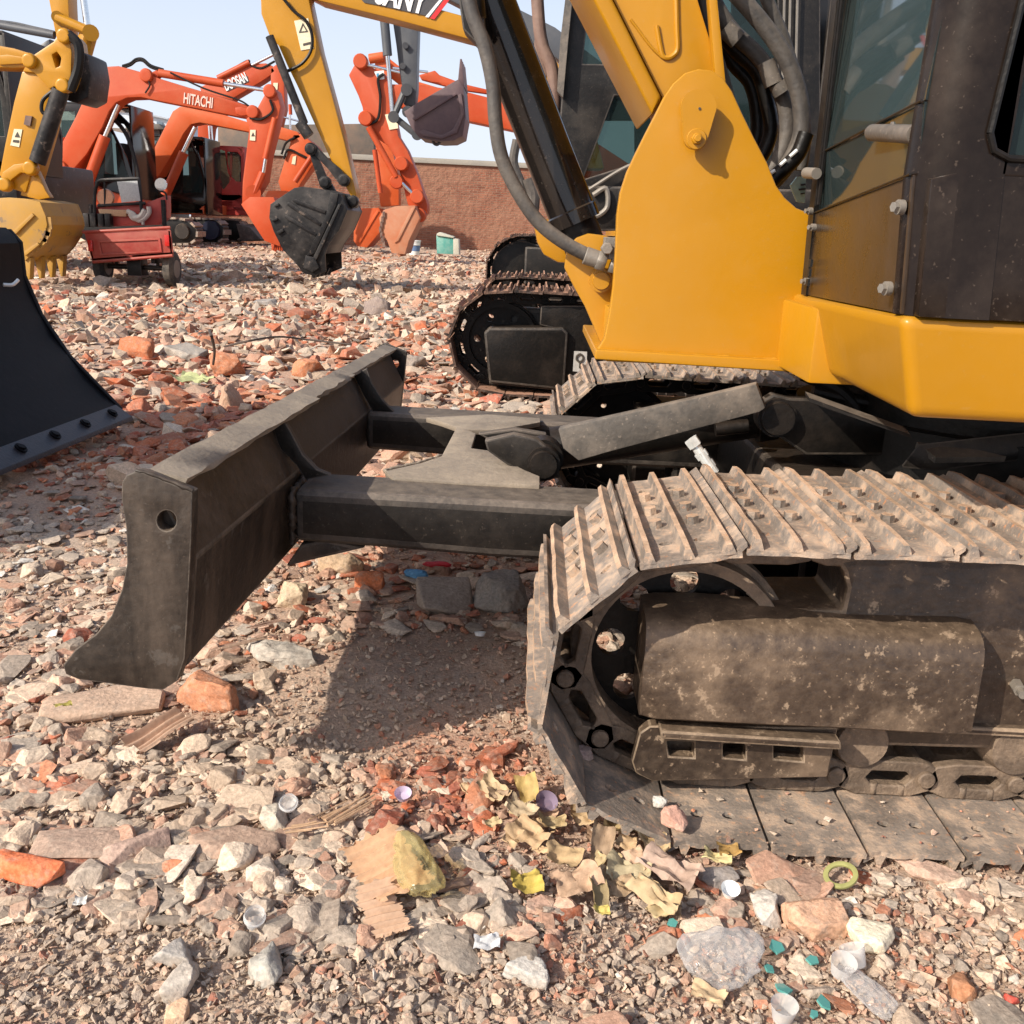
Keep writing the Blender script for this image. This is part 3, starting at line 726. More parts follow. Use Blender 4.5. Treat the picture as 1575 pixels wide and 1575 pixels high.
bm = nb(); slab(bm, [(438, 873), (462, 838), (500, 830), (562, 843), (520, 853), (480, 862)], 1.63, .12); build('lower_gusset', bm, BLKB, blade, bevel=.006)
# ---- blade arms
bm = nb()
for (y0, y1) in ((1.62, 1.76), (2.375, 2.50)):
    z1_, z0_ = (.327, .225)
    o = [(-.40, z1_+.004), (.75, z1_-.006), (.75, z0_+.0), (-.05, z0_), (-.25, z0_+.008), (-.40, z0_+.012)]
    bm = nb(); prof(bm, o, y0, y1); build('blade_arm', bm, BLK, M1, bevel=.018, seg=3)
top_px = [(592, 724), (646, 712), (679, 701), (690, 680), (702, 657), (680, 649), (655, 642), (750, 637), (831, 643), (831, 649), (764, 661), (719, 661), (732, 666), (725, 689), (770, 695), (783, 710), (806, 722), (830, 732), (830, 746), (700, 740), (603, 734)]
bm = nb(); solid(bm, [[at(x, y, 'Z', .335) for x, y in top_px]], (0, 0, -.012)); build('arm_bridge_plate', bm, LIP, M1, bevel=.003)
# pivot brackets and bosses between the arms
bm = nb(); slab(bm, [(745, 678), (790, 668), (826, 676), (855, 700), (862, 735), (830, 742), (775, 712), (750, 694)], 1.86, .03); build('cylinder_bracket', bm, BLK, M1, bevel=.004)
bm = nb(); slab(bm, [(735, 668), (790, 660), (840, 668), (850, 700), (800, 700)], 2.10, .03); build('cylinder_bracket', bm, BLK, M1, bevel=.004)
bm = nb(); c = A(836, 716, 1.84); lathe(bm, c, (0, 1, 0), [(0, .012), (0, .026), (.012, .027), (.012, .033), (.05, .033), (.05, .04), (.1, .04)], 28); build('pivot_pin', bm, DARK, M1)
bm = nb(); cyl(bm, A(850, 690, 2.0), A(1160, 640, 2.0), .045, n=24); cyl(bm, A(1160, 640, 2.0), A(1190, 635, 2.0), .055, n=24); cyl(bm, A(1100, 660, 1.9), A(1150, 655, 1.9), .014, n=14); build('blade_cylinder', bm, DARK, M1, ang=30)
bm = nb()
q = [(858, 660), (1100, 606), (1163, 591), (1177, 628), (1168, 634), (930, 697), (890, 709), (866, 690)]
pts = [A(x, y, 1.74) for x, y in q]
zz = [p.z for p in pts]; 
for p, (x, y) in zip(pts, q):
    pass
solid(bm, [pts], (.004, .014, .004))
e0 = A(858, 660, 1.90); e1 = A(1163, 591, 1.90)
build('cylinder_cover', bm, GREYP, M1, bevel=.003)
bm = nb(); a = A(1062, 675, 1.62); hexb(bm, a, (.5, -.1, -.6), .0125, .015); cyl(bm, a+Vector((.008, 0, -.010)), a+Vector((.045, -.01, -.055)), .0085, n=14); hexb(bm, a+Vector((.018, 0, -.022)), (.5, -.1, -.6), .012, .011); hexb(bm, a+Vector((.032, 0, -.038)), (.5, -.1, -.6), .011, .012); cyl(bm, a+Vector((.036, -.01, -.045)), a+Vector((.09, -.02, -.12)), .007, n=14); build('hydraulic_fitting', bm, STL, M1, ang=25)
weld('weld_bead', [BP[i]+Vector((0, .002, .001)) for i in (3, 4, 5)], .0028, BLKB, blade, 3)
weld('weld_bead', [(-.40, 1.617, .235), (-.40, 1.617, .327), (-.40, 1.75, .331)], .007, BLKB, blade, 4)
weld('weld_bead', [at(x, y, 'Z', .331) for x, y in ((592, 724), (603, 735), (700, 741), (830, 747))], .004, LIP, M1, 5)
weld('weld_bead', [at(x, y, 'Z', .331) for x, y in ((592, 724), (646, 712), (679, 701))], .004, LIP, M1, 6)
# ---- undercarriage centre
bm = nb(); box(bm, (1.05, 2.06, .27), (1.15, .95, .2)); box(bm, (.62, 1.66, .25), (.5, .14, .16)); box(bm, (.62, 2.46, .25), (.5, .14, .16)); box(bm, (1.1, 2.06, .2), (.5, 1.5, .14))
build('centre_frame', bm, DARK, M1, bevel=.012)
bm = nb(); lathe(bm, (1.02, 2.06, .36), (0, 0, 1), [(0, .44), (.10, .44), (.10, .40), (.16, .40), (.16, .46), (.20, .46)], 48); build('slew_ring', bm, DARK, M1)
bm = nb(); slab(bm, [(1175, 615), (1190, 606), (1215, 612), (1250, 613), (1265, 622), (1400, 668), (1385, 700), (1240, 700), (1180, 660)], 1.80, .03); build('slew_bracket', bm, DARK, M1, bevel=.005)
bm = nb(); lathe(bm, A(1198, 645, 1.775), (0, 1, 0), [(0, .012), (0, .030), (.01, .032), (.01, .036), (.05, .036)], 24); build('pivot_pin', bm, DARK, M1)
bm = nb(); solid(bm, [[A(1245, 612, 1.62), A(1400, 668, 1.5), A(1402, 674, 1.5), A(1245, 618, 1.62)]], (0, .03, .006)); build('bracket_flange', bm, BLK, M1)
bm = nb(); pts = [A(1382, 720, 1.60), A(1412, 682, 1.60), A(1440, 706, 1.60), A(1440, 725, 1.60)]; solid(bm, [pts], (.28, .10, .02)); build('step_bracket', bm, BLK, M1, bevel=.004)
bm = nb(); pts = [A(1412, 682, 1.60), A(1545, 703, 1.6), A(1440, 706, 1.60)]; solid(bm, [[A(1410, 680, 1.61), A(1480, 686, 1.64), A(1548, 702, 1.62), A(1440, 704, 1.59)]], (0, .004, -.01)); build('step_plate', bm, GREYP, M1)
bm = nb()
for (pp, r_) in (([(1250, 600), (1300, 612), (1350, 622), (1420, 640)], .012), ([(1235, 575), (1290, 600), (1320, 640), (1300, 690)], .014), ([(1460, 655), (1475, 680), (1500, 700)], .012)):
    tube(bm, [A(x, y, 1.9) for x, y in pp], r_, 10)
build('undercarriage_hose', bm, DARK, M1)
# ---- upper body: floor, skirt
bm = nb()
T = [A(1229, 456, 1.74), A(1386, 486, 1.15)]
rear = 2.3
top = [T[0], T[1], Vector((rear, 1.13, T[1].z-.004)), Vector((rear, 2.95, T[1].z-.02)), Vector((.62, 2.95, T[0].z-.01)), Vector((.52, 2.3, T[0].z))]
B0 = A(1246, 562, 1.76); B1 = A(1400, 643, 1.17)
bot = [B0, B1, Vector((rear, 1.17, B1.z-.012)), Vector((rear, 2.9, B1.z)), Vector((.66, 2.9, B1.z)), Vector((.56, 2.3, B1.z))]
va = [bm.verts.new(p) for p in top]; vb = [bm.verts.new(p) for p in bot]
for i in range(6): bm.faces.new((va[i], va[(i+1) % 6], vb[(i+1) % 6], vb[i]))
bm.faces.new(va); bm.faces.new(list(reversed(vb)))
build('platform_skirt', bm, YEL, M1, bevel=.016, seg=4, ang=40)
# boom bracket
plate_px = [(917, 541), (930, 520), (938, 480), (943, 440), (947, 380), (949, 330), (954, 296), (964, 265), (977, 237), (993, 205), (1010, 172), (1022, 148), (1036, 128), (1054, 112), (1074, 106), (1095, 108), (1112, 120), (1126, 140), (1141, 173), (1160, 212), (1180, 250), (1194, 285), (1207, 304), (1225, 320), (1253, 331), (1252, 370), (1240, 455), (1231, 470), (1233, 510), (1248, 560)]
bm = nb(); slab(bm, plate_px, 1.82, .026); bp_ = build('boom_bracket', bm, YEL, M1, bevel=.0035, seg=3)
bm = nb(); slab(bm, plate_px, 2.27, .026); build('boom_bracket', bm, YEL, M1, bevel=.003)
bm = nb(); o = [A(x, y, 1.80) for x, y in ((916, 538), (1244, 556), (1286, 577), (915, 553))]; solid(bm, [o], (0, .5, 0)); build('bracket_foot', bm, YEL, M1, bevel=.004, seg=3)
weld('weld_bead', [A(x, y, 1.817) for x, y in ((919, 540), (1000, 544), (1100, 549), (1246, 556))], .004, YEL, M1, 7)
weld('weld_bead', [A(1241, 460, 1.80), A(1236, 500, 1.80), A(1248, 556, 1.80)], .004, YEL, M1, 8)
bm = nb(); box(bm, (.34, 2.05, .60), (.40, .42, .1)); box(bm, (.58, 2.05, .62), (.25, .9, .12)); build('bracket_web', bm, YEL, M1, bevel=.005)
# pin cover on the bracket: pear-shaped cap with a bolt
def pear(cx, cy, r1, cx2, cy2, r2, n=24):
    d = math.hypot(cx2-cx, cy2-cy); a = math.atan2(cy2-cy, cx2-cx); b = math.acos((r1-r2)/d)
    p = [(cx+r1*math.cos(t), cy+r1*math.sin(t)) for t in [a+b+(2*math.pi-2*b)*i/n for i in range(n+1)]]
    return p+[(cx2+r2*math.cos(t), cy2+r2*math.sin(t)) for t in [a-b+2*b*i/n for i in range(n+1)]]
bm = nb(); pr = pear(1075, 164, 27, 1070, 212, 18)
pts = [A(x, y, 1.785) for x, y in pr]; solid(bm, [pts], (0, .012, 0))
cyl(bm, A(1075, 165, 1.796), A(1075, 165, 1.82), .02); cyl(bm, A(1071, 213, 1.796), A(1071, 213, 1.82), .014)
cap = build('pin_cap', bm, YEL, M1, bevel=.004, seg=3)
bm = nb(); c = A(1071, 214, 1.785); cyl(bm, c+Vector((0, 0, 0)), c+Vector((0, -.004, 0)), .017, n=28); hexb(bm, c, (0, -1, 0), .010, .014); cyl(bm, c, c+Vector((0, -.020, 0)), .006, n=14); build('cap_bolt', bm, YEL, M1, bevel=.001, seg=1)
bm = nb(); c = A(1076, 167, 1.7845); cyl(bm, c, c+Vector((0, -.0012, 0)), .0022, n=8); build('grease_nipple', bm, DGR, M1)
# boom: side plates, slanted flange, weld rib
top_ext = 260
def ext(p, q, k): return (p[0]+(q[0]-p[0])*k, p[1]+(q[1]-p[1])*k)
Lb, Lt = (1004, 177), (913, 0); Mb, Mt = (1018, 150), (943, 0); Rb, Rt = (1120, 150), (1074, 0)
bm = nb()
S = [A(*Mb, 1.93), A(*ext(Mb, Mt, 2.6), 1.93), A(*ext(Rb, Rt, 2.6), 1.93), A(*Rb, 1.93), A(1110, 215, 1.93), A(1040, 215, 1.93)]
solid(bm, [S], (0, .24, 0)); build('boom', bm, YEL, M1, bevel=.006)
bm = nb()
a, b_ = A(*Lb, 1.905), A(*ext(Lb, Lt, 2.6), 1.905); c_, d_ = A(*Mb, 1.905), A(*ext(Mb, Mt, 2.6), 1.905)
solid(bm, [[a, b_, d_, c_]], (0, .29, 0)); build('boom_flange', bm, YEL, M1, bevel=.008, seg=3)
bm = nb(); tube(bm, [A(1010, 40, 1.928), A(1018, 82, 1.928), A(1026, 89, 1.928), A(1036, 85, 1.928), A(1042, 74, 1.928), A(1041, 40, 1.928), A(1039, -40, 1.928)], .0045, 8); tube(bm, [A(970, 30, 1.928), A(1000, 70, 1.928), A(1018, 88, 1.928)], .0025, 8); build('boom_weld_rib', bm, YEL, M1)
bm = nb(); solid(bm, [[A(*p, 1.905) for p in ((1066, -300), (1074, -300), (1118, 140), (1100, 120))]], (0, .03, 0)); build('boom_edge_flange', bm, YEL, M1, bevel=.004)
# gooseneck above the picture
bm = nb(); p0 = A(*ext(Mb, Mt, 2.6), 1.93); p1 = A(*ext(Rb, Rt, 2.6), 1.93)
solid(bm, [[p0-Vector((.02, 0, .05)), p1-Vector((0, 0, .05)), p1+Vector((-.02, 0, .12)), p1+Vector((-.25, 0, .34)), p1+Vector((-1.6, 0, .62)), p0+Vector((-1.5, 0, .44)), p0+Vector((-.28, 0, .12))]], (0, .24, 0)); build('boom_gooseneck', bm, YEL, M1, bevel=.006)
# cylinder foot bracket
lobe = [(868, 412), (872, 385), (886, 366), (905, 359), (930, 362), (948, 368), (948, 545), (922, 524), (900, 472), (882, 440)]
for Yl in (1.93, 2.13):
    bm = nb(); slab(bm, lobe, Yl, .025); build('cylinder_foot_bracket', bm, YEL, M1, bevel=.004)
bm = nb(); slab(bm, [(818, 330), (826, 372), (836, 392), (858, 404), (885, 406), (885, 350)], 2.2, .05); build('cylinder_foot_stop', bm, YEL, M1, bevel=.008)
bm = nb(); lathe(bm, A(925, 432, 1.905), (0, 1, 0), [(0, .01), (0, .016), (.006, .017), (.006, .022), (.03, .022)], 20); build('foot_pin', bm, YEL, M1)
# boom cylinder
bm = nb(); e = A(886, 344, 2.05); tpp = A(697, -140, 2.05)
d = (tpp-e).normalized(); r_ = .0485
lathe(bm, e-d*.00, d, [(0, r_*.8), (0, r_*1.05), (.025, r_*1.06), (.028, r_), (.55, r_), (.56, r_*1.1), (.62, r_*1.1), (.62, r_*.5)], 40); build('boom_cylinder', bm, GLOSS, M1, ang=30)
bm = nb(); cyl(bm, e-d*.07, e+d*.01, r_*.86, n=30); cyl(bm, e-d*.085-Vector((0, .06, 0)), e-d*.085+Vector((0, .06, 0)), .04, n=28); build('cylinder_eye', bm, DARK, M1, ang=30)
bm = nb(); cyl(bm, e+d*.6, e+d*1.3, .026); build('cylinder_rod', bm, CHR, M1)
bm = nb(); tube(bm, [A(x, y, 1.885) for x, y in ((712, -60), (725, 17), (745, 70), (758, 130), (762, 185), (771, 240), (795, 293), (829, 342), (871, 375), (915, 398))], .0128, 12); build('cylinder_hose', bm, RUB, M1)
bm = nb(); p = A(708, -30, 1.95); solid(bm, [[A(x, y, 1.93) for x, y in ((697, -60), (712, 45), (736, 70), (748, 62), (742, 0), (735, -60))]], (0, .06, 0)); cyl(bm, A(727, -30, 1.93), A(733, 30, 1.94), .018); build('hose_clamp', bm, BLK, M1, bevel=.003)
bm = nb(); p = A(915, 398, 1.885); d2 = (A(932, 404, 1.885)-p).normalized(); cyl(bm, p-d2*.02, p+d2*.012, .0165); hexb(bm, p+d2*.004, d2, .02, .018); box(bm, p+Vector((.03, .01, .02)), (.03, .04, .04)); hexb(bm, p+d2*.03, d2, .017, .02); hexb(bm, A(933, 382, 1.87), (0, -1, 0), .012, .02); build('hose_fitting', bm, BOLT, M1, bevel=.0015, seg=1)
# hose bundle behind the bracket
hp = [([(1085, -60), (1150, 10), (1190, 60), (1218, 110), (1232, 165), (1230, 215), (1205, 262), (1165, 300), (1120, 330)], .0165, 2.0, RUB),
      ([(1075, -40), (1120, 40), (1165, 85), (1195, 130), (1210, 185), (1200, 240), (1165, 285), (1120, 310)], .0155, 2.04, RUB),
      ([(1095, 30), (1130, 75), (1165, 110), (1180, 160), (1185, 205), (1165, 250), (1130, 285)], .0150, 2.08, DARK),
      ([(1100, 60), (1130, 100), (1155, 130), (1165, 180), (1160, 225), (1130, 265)], .0145, 2.12, DARK),
      ([(1240, 205), (1225, 240), (1190, 275), (1150, 320), (1120, 360)], .0150, 1.97, DARK),
      ([(1070, -60), (1085, 20), (1095, 60), (1108, 100), (1125, 160)], .010, 1.99, RUB),
      ([(1150, -80), (1180, 0), (1205, 60), (1225, 130), (1238, 200), (1232, 262)], .013, 2.06, RUB)]
for pp, r_, Yh, mt in hp:
    bm = nb(); tube(bm, [A(x, y, Yh) for x, y in pp], r_, 12); build('hydraulic_hose', bm, mt, M1)
bm = nb()
for a, b_ in (((1183, 268), (1192, 262)), ((1199, 255), (1209, 246)), ((1215, 241), (1226, 231))): cyl(bm, A(*a, 1.952), A(*b_, 1.952), .0035, n=8)
build('hose_marking', bm, WHT, M1)
bm = nb(); 
for a, b_ in (((1115, 42), (1135, 62)), ((1178, 95), (1190, 130)), ((1196, 128), (1204, 143))): cyl(bm, A(*a, 2.02), A(*b_, 2.02), .0175, n=14)
build('hose_ferrule', bm, GREYP, M1)
bm = nb(); slab(bm, [(1216, 285), (1226, 272), (1240, 270), (1238, 312), (1226, 310)], 2.2, .01); build('warning_sticker', bm, plain('pale_green_sticker', (.55, .75, .66)), M1)
bm = nb(); slab(bm, [(1232, 283), (1239, 282), (1239, 285), (1232, 286)], 2.195, .004); slab(bm, [(1229, 290), (1239, 289), (1239, 292), (1229, 293)], 2.195, .004); slab(bm, [(1232, 297), (1238, 296), (1238, 298), (1232, 299)], 2.195, .004); build('sticker_text', bm, DGR, M1)
# ---- cab
cab = None
def CF(px, py, k):     # point on the cab front plane; k=0 near edge, 1 far edge
    return A(px, py, 1.17+.58*k)
yn, yf = 1.17, 1.76
n0, n1, n2 = A(1386, 484, yn), A(1404, 268, yn), A(1452, -20, yn)
f0, f1, f2_ = A(1240, 454, yf), A(1252, 328, yf), A(1290, -20, yf)
up = Vector((.045, .0, .62)); n3 = n2+up; f3 = f2_+up
bm = nb()   # back/roof shell and floor, hollow inside
xr_ = 1.50; zt = n3.z
box(bm, ((xr_+.55)/2, (yn+yf)/2+.02, zt+.03), (xr_-.45, yf-yn+.10, .06)); box(bm, (xr_, (yn+yf)/2+.02, (n0.z+zt)/2), (.04, yf-yn+.06, zt-n0.z))
box(bm, ((xr_+.6)/2, (yn+yf)/2+.02, n0.z+.04), (xr_-.55, yf-yn-.0, .05))
cab = build('cab', bm, GLOSS, M1, bevel=.008)
bm = nb()   # lower front panel
solid(bm, [[n0, n1, f1, f0]], (.02, .004, 0)); build('front_panel', bm, PANEL, cab, bevel=.003)
# near corner post, rounded
bm = nb(); prev = None
cp = [n0, n1, n2, n3]
for p in cp:
    cur = [bm.verts.new(p+Vector(q)) for q in [(.05-.052*math.cos(a), .024-.052*math.sin(a), 0) for a in [k*math.pi/20 for k in range(11)]]+[(.09, -.028, 0), (.09, .0, 0), (.02, .03, 0)]]
    if prev:
        for i in range(14): bm.faces.new((prev[i], prev[(i+1) % 14], cur[(i+1) % 14], cur[i]))
    else: bm.faces.new(cur)
    prev = cur
bm.faces.new(prev); build('corner_post', bm, CABS, cab, ang=50)
bm = nb(); prev = None
for p in (f0, f1, f2_, f3):
    cur = [bm.verts.new(p+Vector(q)) for q in ((-.004, -.012, 0), (-.004, .02, 0), (.03, .03, 0), (.03, -.004, 0))]
    if prev:
        for i in range(4): bm.faces.new((prev[i], prev[(i+1) % 4], cur[(i+1) % 4], cur[i]))
    else: bm.faces.new(cur)
    prev = cur
bm.faces.new(prev); build('corner_post', bm, BLK, cab)
def lerp(a, b, t): return a+(b-a)*t
bm = nb(); solid(bm, [[n1+Vector((.006, .0, .004)), lerp(n1, n2, .40), lerp(f1, f2_, .27), f1+Vector((.006, -.01, .004))]], (.006, .001, 0)); build('lower_windscreen', bm, GLASS, cab)
bm = nb(); solid(bm, [[lerp(n1, n2, .41), n3, f3, lerp(f1, f2_, .28)]], (.006, .001, 0)); build('windscreen', bm, GLASS, cab)
bm = nb(); a, b_ = lerp(n1, n2, .405), lerp(f1, f2_, .275); tube(bm, [a-Vector((.004, 0, 0)), b_-Vector((.002, 0, 0))], .0015, 8, sm=False); tube(bm, [n1-Vector((.003, 0, 0)), f1-Vector((.001, 0, 0))], .0015, 8, sm=False)
for k in (.05, .085): tube(bm, [lerp(f1, n1, k)-Vector((.003, 0, -.01)), lerp(f2_, n2, k)+Vector((-.003, 0, .2))], .0035, 6, sm=False)
build('window_seal', bm, DARK, cab)
# side: door with rounded window, lower panel
bm = nb()
def S_(px, py): return A(px, py, 1.142)
zl = n1.z
o = [n1+Vector((.085, 0, 0)), Vector((xr_, 1.142, S_(1600, 268).z)), Vector((xr_+.0, 1.142, zt)), n3+Vector((.085, 0, 0)), n2+Vector((.085, 0, 0))]
o = [Vector((p.x, 1.142, p.z)) for p in o]
wx0 = S_(1522, 200).x; wz0 = S_(1522, 243).z; rr_ = .025
win = [Vector((x, 1.142, z)) for x, z in ((wx0, wz0+rr_), (wx0+rr_*.3, wz0+rr_*.3), (wx0+rr_, wz0), (xr_-.12, wz0), (xr_-.09, wz0+.03), (xr_-.09, zt-.1), (wx0+.1, zt-.1), (wx0+.05, zt-.14))]
solid(bm, [o, win], (0, .024, 0)); build('door', bm, CABS, cab, bevel=.003)
bm = nb(); solid(bm, [win], (0, .004, 0)); bmesh.ops.translate(bm, verts=bm.verts, vec=(0, .01, 0)); build('door_window', bm, GLASSD, cab)
bm = nb(); tube(bm, win+[win[0]], .004, 8, sm=False); bmesh.ops.translate(bm, verts=bm.verts, vec=(0, -.003, 0)); build('window_seal', bm, DARK, cab)
bm = nb(); a = S_(1388, 268); solid(bm, [[Vector((n0.x+.01, 1.143, n0.z)), Vector((n1.x+.012, 1.143, a.z-.003)), Vector((S_(1488, 262).x, 1.143, S_(1488, 262).z)), Vector((S_(1490, 268).x, 1.143, S_(1490, 268).z)), Vector((xr_, 1.143, S_(1560, 268).z)), Vector((xr_, 1.143, n0.z-.001))]], (0, .03, 0)); build('side_panel', bm, CABS, cab, bevel=.004)
# fixings on the front edge
for (x, y), k in (((1389, 319), .02), ((1369, 444), .06), ((1254, 350), .95), ((1243, 433), .98), ((1249, 325), .99)):
    bm = nb(); p = A(x, y, yn+(yf-yn)*k)+Vector((-.004, 0, 0)); hexb(bm, p, (-1, -.35, 0), .0062 if k < .5 else .0045, .009); cyl(bm, p+Vector((.004, 0, 0)), p+Vector((-.003, -.001, 0)), .0085 if k < .5 else .0062, n=16); build('panel_bolt', bm, BOLT, cab)
bm = nb()
for y in (405, 420, 435): a = A(1258-(y-405)*.15, y, yf-.05); box(bm, a+Vector((-.012, 0, 0)), (.004, .012, .012))
build('panel_vent', bm, plain('black_opening', (.004, .004, .004)), cab)
bm = nb(); cyl(bm, A(1342, 204, 1.36), A(1395, 206, 1.2)+Vector((.01, 0, 0)), .0105, n=18); cyl(bm, A(1375, 204, 1.3), A(1380, 190, 1.3), .008); build('wiper_arm', bm, GREYP, cab, ang=30)
bm = nb(); cyl(bm, A(1240, 266, 1.74), A(1256, 267, 1.7), .009, n=16); build('front_lamp_stub', bm, BOLT, cab, ang=30)
# seat and levers seen through the glass
bm = nb(); box(bm, (1.12, 1.47, n0.z+.36), (.42, .40, .12)); box(bm, (1.32, 1.47, n0.z+.68), (.12, .40, .56)); box(bm, (.80, 1.30, n0.z+.30), (.16, .08, .34)); cyl(bm, (.72, 1.36, n0.z+.1), (.68, 1.36, n0.z+.55), .012); cyl(bm, (.72, 1.56, n0.z+.1), (.68, 1.56, n0.z+.55), .012); build('operator_seat', bm, SEATM, cab, bevel=.02, seg=3)
# engine housing and counterweight behind the cab (beyond the frame)
bm = nb(); box(bm, (1.93, 2.05, .98), (.72, 1.76, .52)); build('engine_cover', bm, YEL, M1, bevel=.03, seg=3)
bm = nb(); box(bm, (1.45, 2.40, .92), (.9, .95, .40)); build('side_cover', bm, YEL, M1, bevel=.02)
# ================================================================ second excavator, one lane behind
M2 = thing('excavator', 'excavator with black track frame bearing a hook sticker, just behind the nearest one', 'excavator', (1.0, 5.5, 0), 'yellow excavators parked side by side')
t = make_track(M2, 'crawler_track', 4.80, .42, -.145, .268, .235, 2.0, 42, .3, SHOEK, DARK, 1.5)
idler(t, (-.145, .268), .18, 4.78, .04, DARK, 6, .018, .115)
bm = nb(); box(bm, (.6, 4.84, .27), (1.5, .1, .30)); build('track_beam', bm, DARK, t, bevel=.02)
bm = nb(); slab(bm, [(744, 512), (752, 504), (866, 504), (874, 512), (868, 600), (752, 588)], 4.62, .16); build('nose_cover', bm, DARK, t, bevel=.012)
bm = nb(); slab(bm, [(752, 590), (868, 602), (930, 606), (930, 470), (885, 470), (832, 470), (830, 500), (866, 508), (866, 560)], 4.66, .2); build('track_frame', bm, DARK, t, bevel=.006)
bm = nb(); box(bm, (1.1, 4.78, .27), (1.7, .2, .2)); build('track_beam', bm, DARK, t, bevel=.01)
bm = nb(); slab(bm, [(883, 540), (903, 541), (902, 573), (881, 571)], 4.655, .004); st = build('hook_sticker', bm, plain('grey_sticker', (.4, .38, .35)), t)
bm = nb(); tube(bm, [A(x, y, 4.652) for x, y in ((892, 566), (892, 558), (887, 553), (888, 547), (893, 545), (897, 549), (896, 554), (892, 557))], .005, 6); build('hook_symbol', bm, STKB, t)
t = make_track(M2, 'crawler_track', 6.22, .42, -.145, .268, .235, 2.0, 42, .3, SHOEK, DARK, 1.5)
idler(t, (-.145, .268), .18, 6.2, .04, DARK, 6)
bm = nb(); box(bm, (1.0, 5.5, .35), (1.1, 1.2, .2)); build('centre_frame', bm, DARK, M2, bevel=.01)
bm = nb(); lathe(bm, (1.0, 5.5, .45), (0, 0, 1), [(0, .5), (.18, .5)], 32); build('slew_ring', bm, DARK, M2)
bm = nb(); o = [(.42, 4.6), (2.5, 4.6), (2.5, 6.4), (.3, 6.4), (.25, 5.4)]; solid(bm, [[(x, y, .62) for x, y in o]], (0, 0, .15)); build('platform_skirt', bm, YEL, M2, bevel=.03)
def make_cab(parent, Y, D, outer, wins, m_f=BLK, m_g=GLASSD, xr=None):
    bm = nb(); solid(bm, [[A(x, y, Y) for x, y in l] for l in [outer]+wins], (0, .05, 0)); c = build('cab', bm, m_f, parent, bevel=.006)
    bm = nb(); k = (Y+D)/Y
    solid(bm, [[A(x, y, Y)+Vector((0, D, 0)) for x, y in l] for l in [outer]+wins], (0, .05, 0)); build('cab_far_side', bm, m_f, c)
    for wl in wins:
        bm = nb(); solid(bm, [[A(x, y, Y)+Vector((0, .02, 0)) for x, y in wl]], (0, .006, 0)); build('window', bm, m_g, c)
    xs = [A(x, y, Y).x for x, y in outer]; zs = [A(x, y, Y).z for x, y in outer]
    bm = nb(); box(bm, ((min(xs)+max(xs))/2, Y+D/2, max(zs)-.03), ((max(xs)-min(xs))*.93, D, .06)); box(bm, (max(xs)-.04, Y+D/2, (min(zs)+max(zs))/2), (.06, D, max(zs)-min(zs)-.05)); box(bm, ((min(xs)+max(xs))/2+.05, Y+D/2, min(zs)+.1), ((max(xs)-min(xs))*.8, D, .12)); build('cab_shell', bm, m_f, c, bevel=.01)
    w_ = max(xs)-min(xs); h = max(zs)-min(zs); x0 = min(xs)
    bm = nb(); box(bm, (x0+w_*.62, Y+D/2, min(zs)+h*.27), (w_*.34, D*.5, h*.09)); box(bm, (x0+w_*.78, Y+D/2, min(zs)+h*.45), (w_*.1, D*.5, h*.36)); build('operator_seat', bm, SEATM, c, bevel=.02)
    return c
c = make_cab(M2, 4.72, 1.0, [(850, 318), (858, 230), (866, 120), (880, 0), (905, -230), (1262, -250), (1262, 330), (920, 352)],
             [[(896, 98), (908, -10), (930, -200), (1010, -200), (1010, 100)], [(897, 276), (945, 147), (1010, 147), (1010, 238), (960, 256)], [(1045, 260), (1045, -200), (1196, -200), (1196, 110), (1188, 262)]])
bm = nb(); slab(bm, [(857, 140), (862, 60), (874, -40), (884, -40), (874, 60), (866, 150)], 4.66, .05); build('front_pillar_trim', bm, GREYP, c)
bm = nb(); tube(bm, [A(x, y, 4.68) for x, y in ((905, 292), (965, 256), (1010, 246))], .008, 8); tube(bm, [A(x, y, 4.68) for x, y in ((912, 300), (932, 290), (934, 318), (918, 332), (910, 326))], .012, 8)
for x in (1203, 1212, 1223): tube(bm, [A(x+8, -200, 4.69), A(x, 160, 4.69)], .006, 6, sm=False)
build('grab_rail', bm, BOLT, c)
bm = nb(); slab(bm, [(852, 285), (1262, 292), (1262, 345), (918, 356), (858, 340)], 4.70, .9); build('lower_housing', bm, BLK, M2, bevel=.01)
bm = nb(); slab(bm, [(818, 130), (822, 60), (838, 40), (846, 75), (836, 160), (822, 240), (812, 250)], 4.9, .05); tube(bm, [A(x, y, 4.85) for x, y in ((824, -40), (832, 60), (850, 110), (852, 180), (835, 220))], .03, 10); build('boom_foot', bm, BRN, M2, bevel=.01)
bm = nb(); tube(bm, [A(x, y, 4.6) for x, y in ((795, 215), (790, 250), (802, 285), (805, 318))], .02, 10); tube(bm, [A(x, y, 4.6) for x, y in ((812, 275), (820, 300), (818, 330))], .03, 10); build('front_hose', bm, RUB, M2)
bm = nb(); box(bm, (2.1, 5.5, 1.1), (.8, 1.7, .6)); build('engine_cover', bm, YEL, M2, bevel=.03)

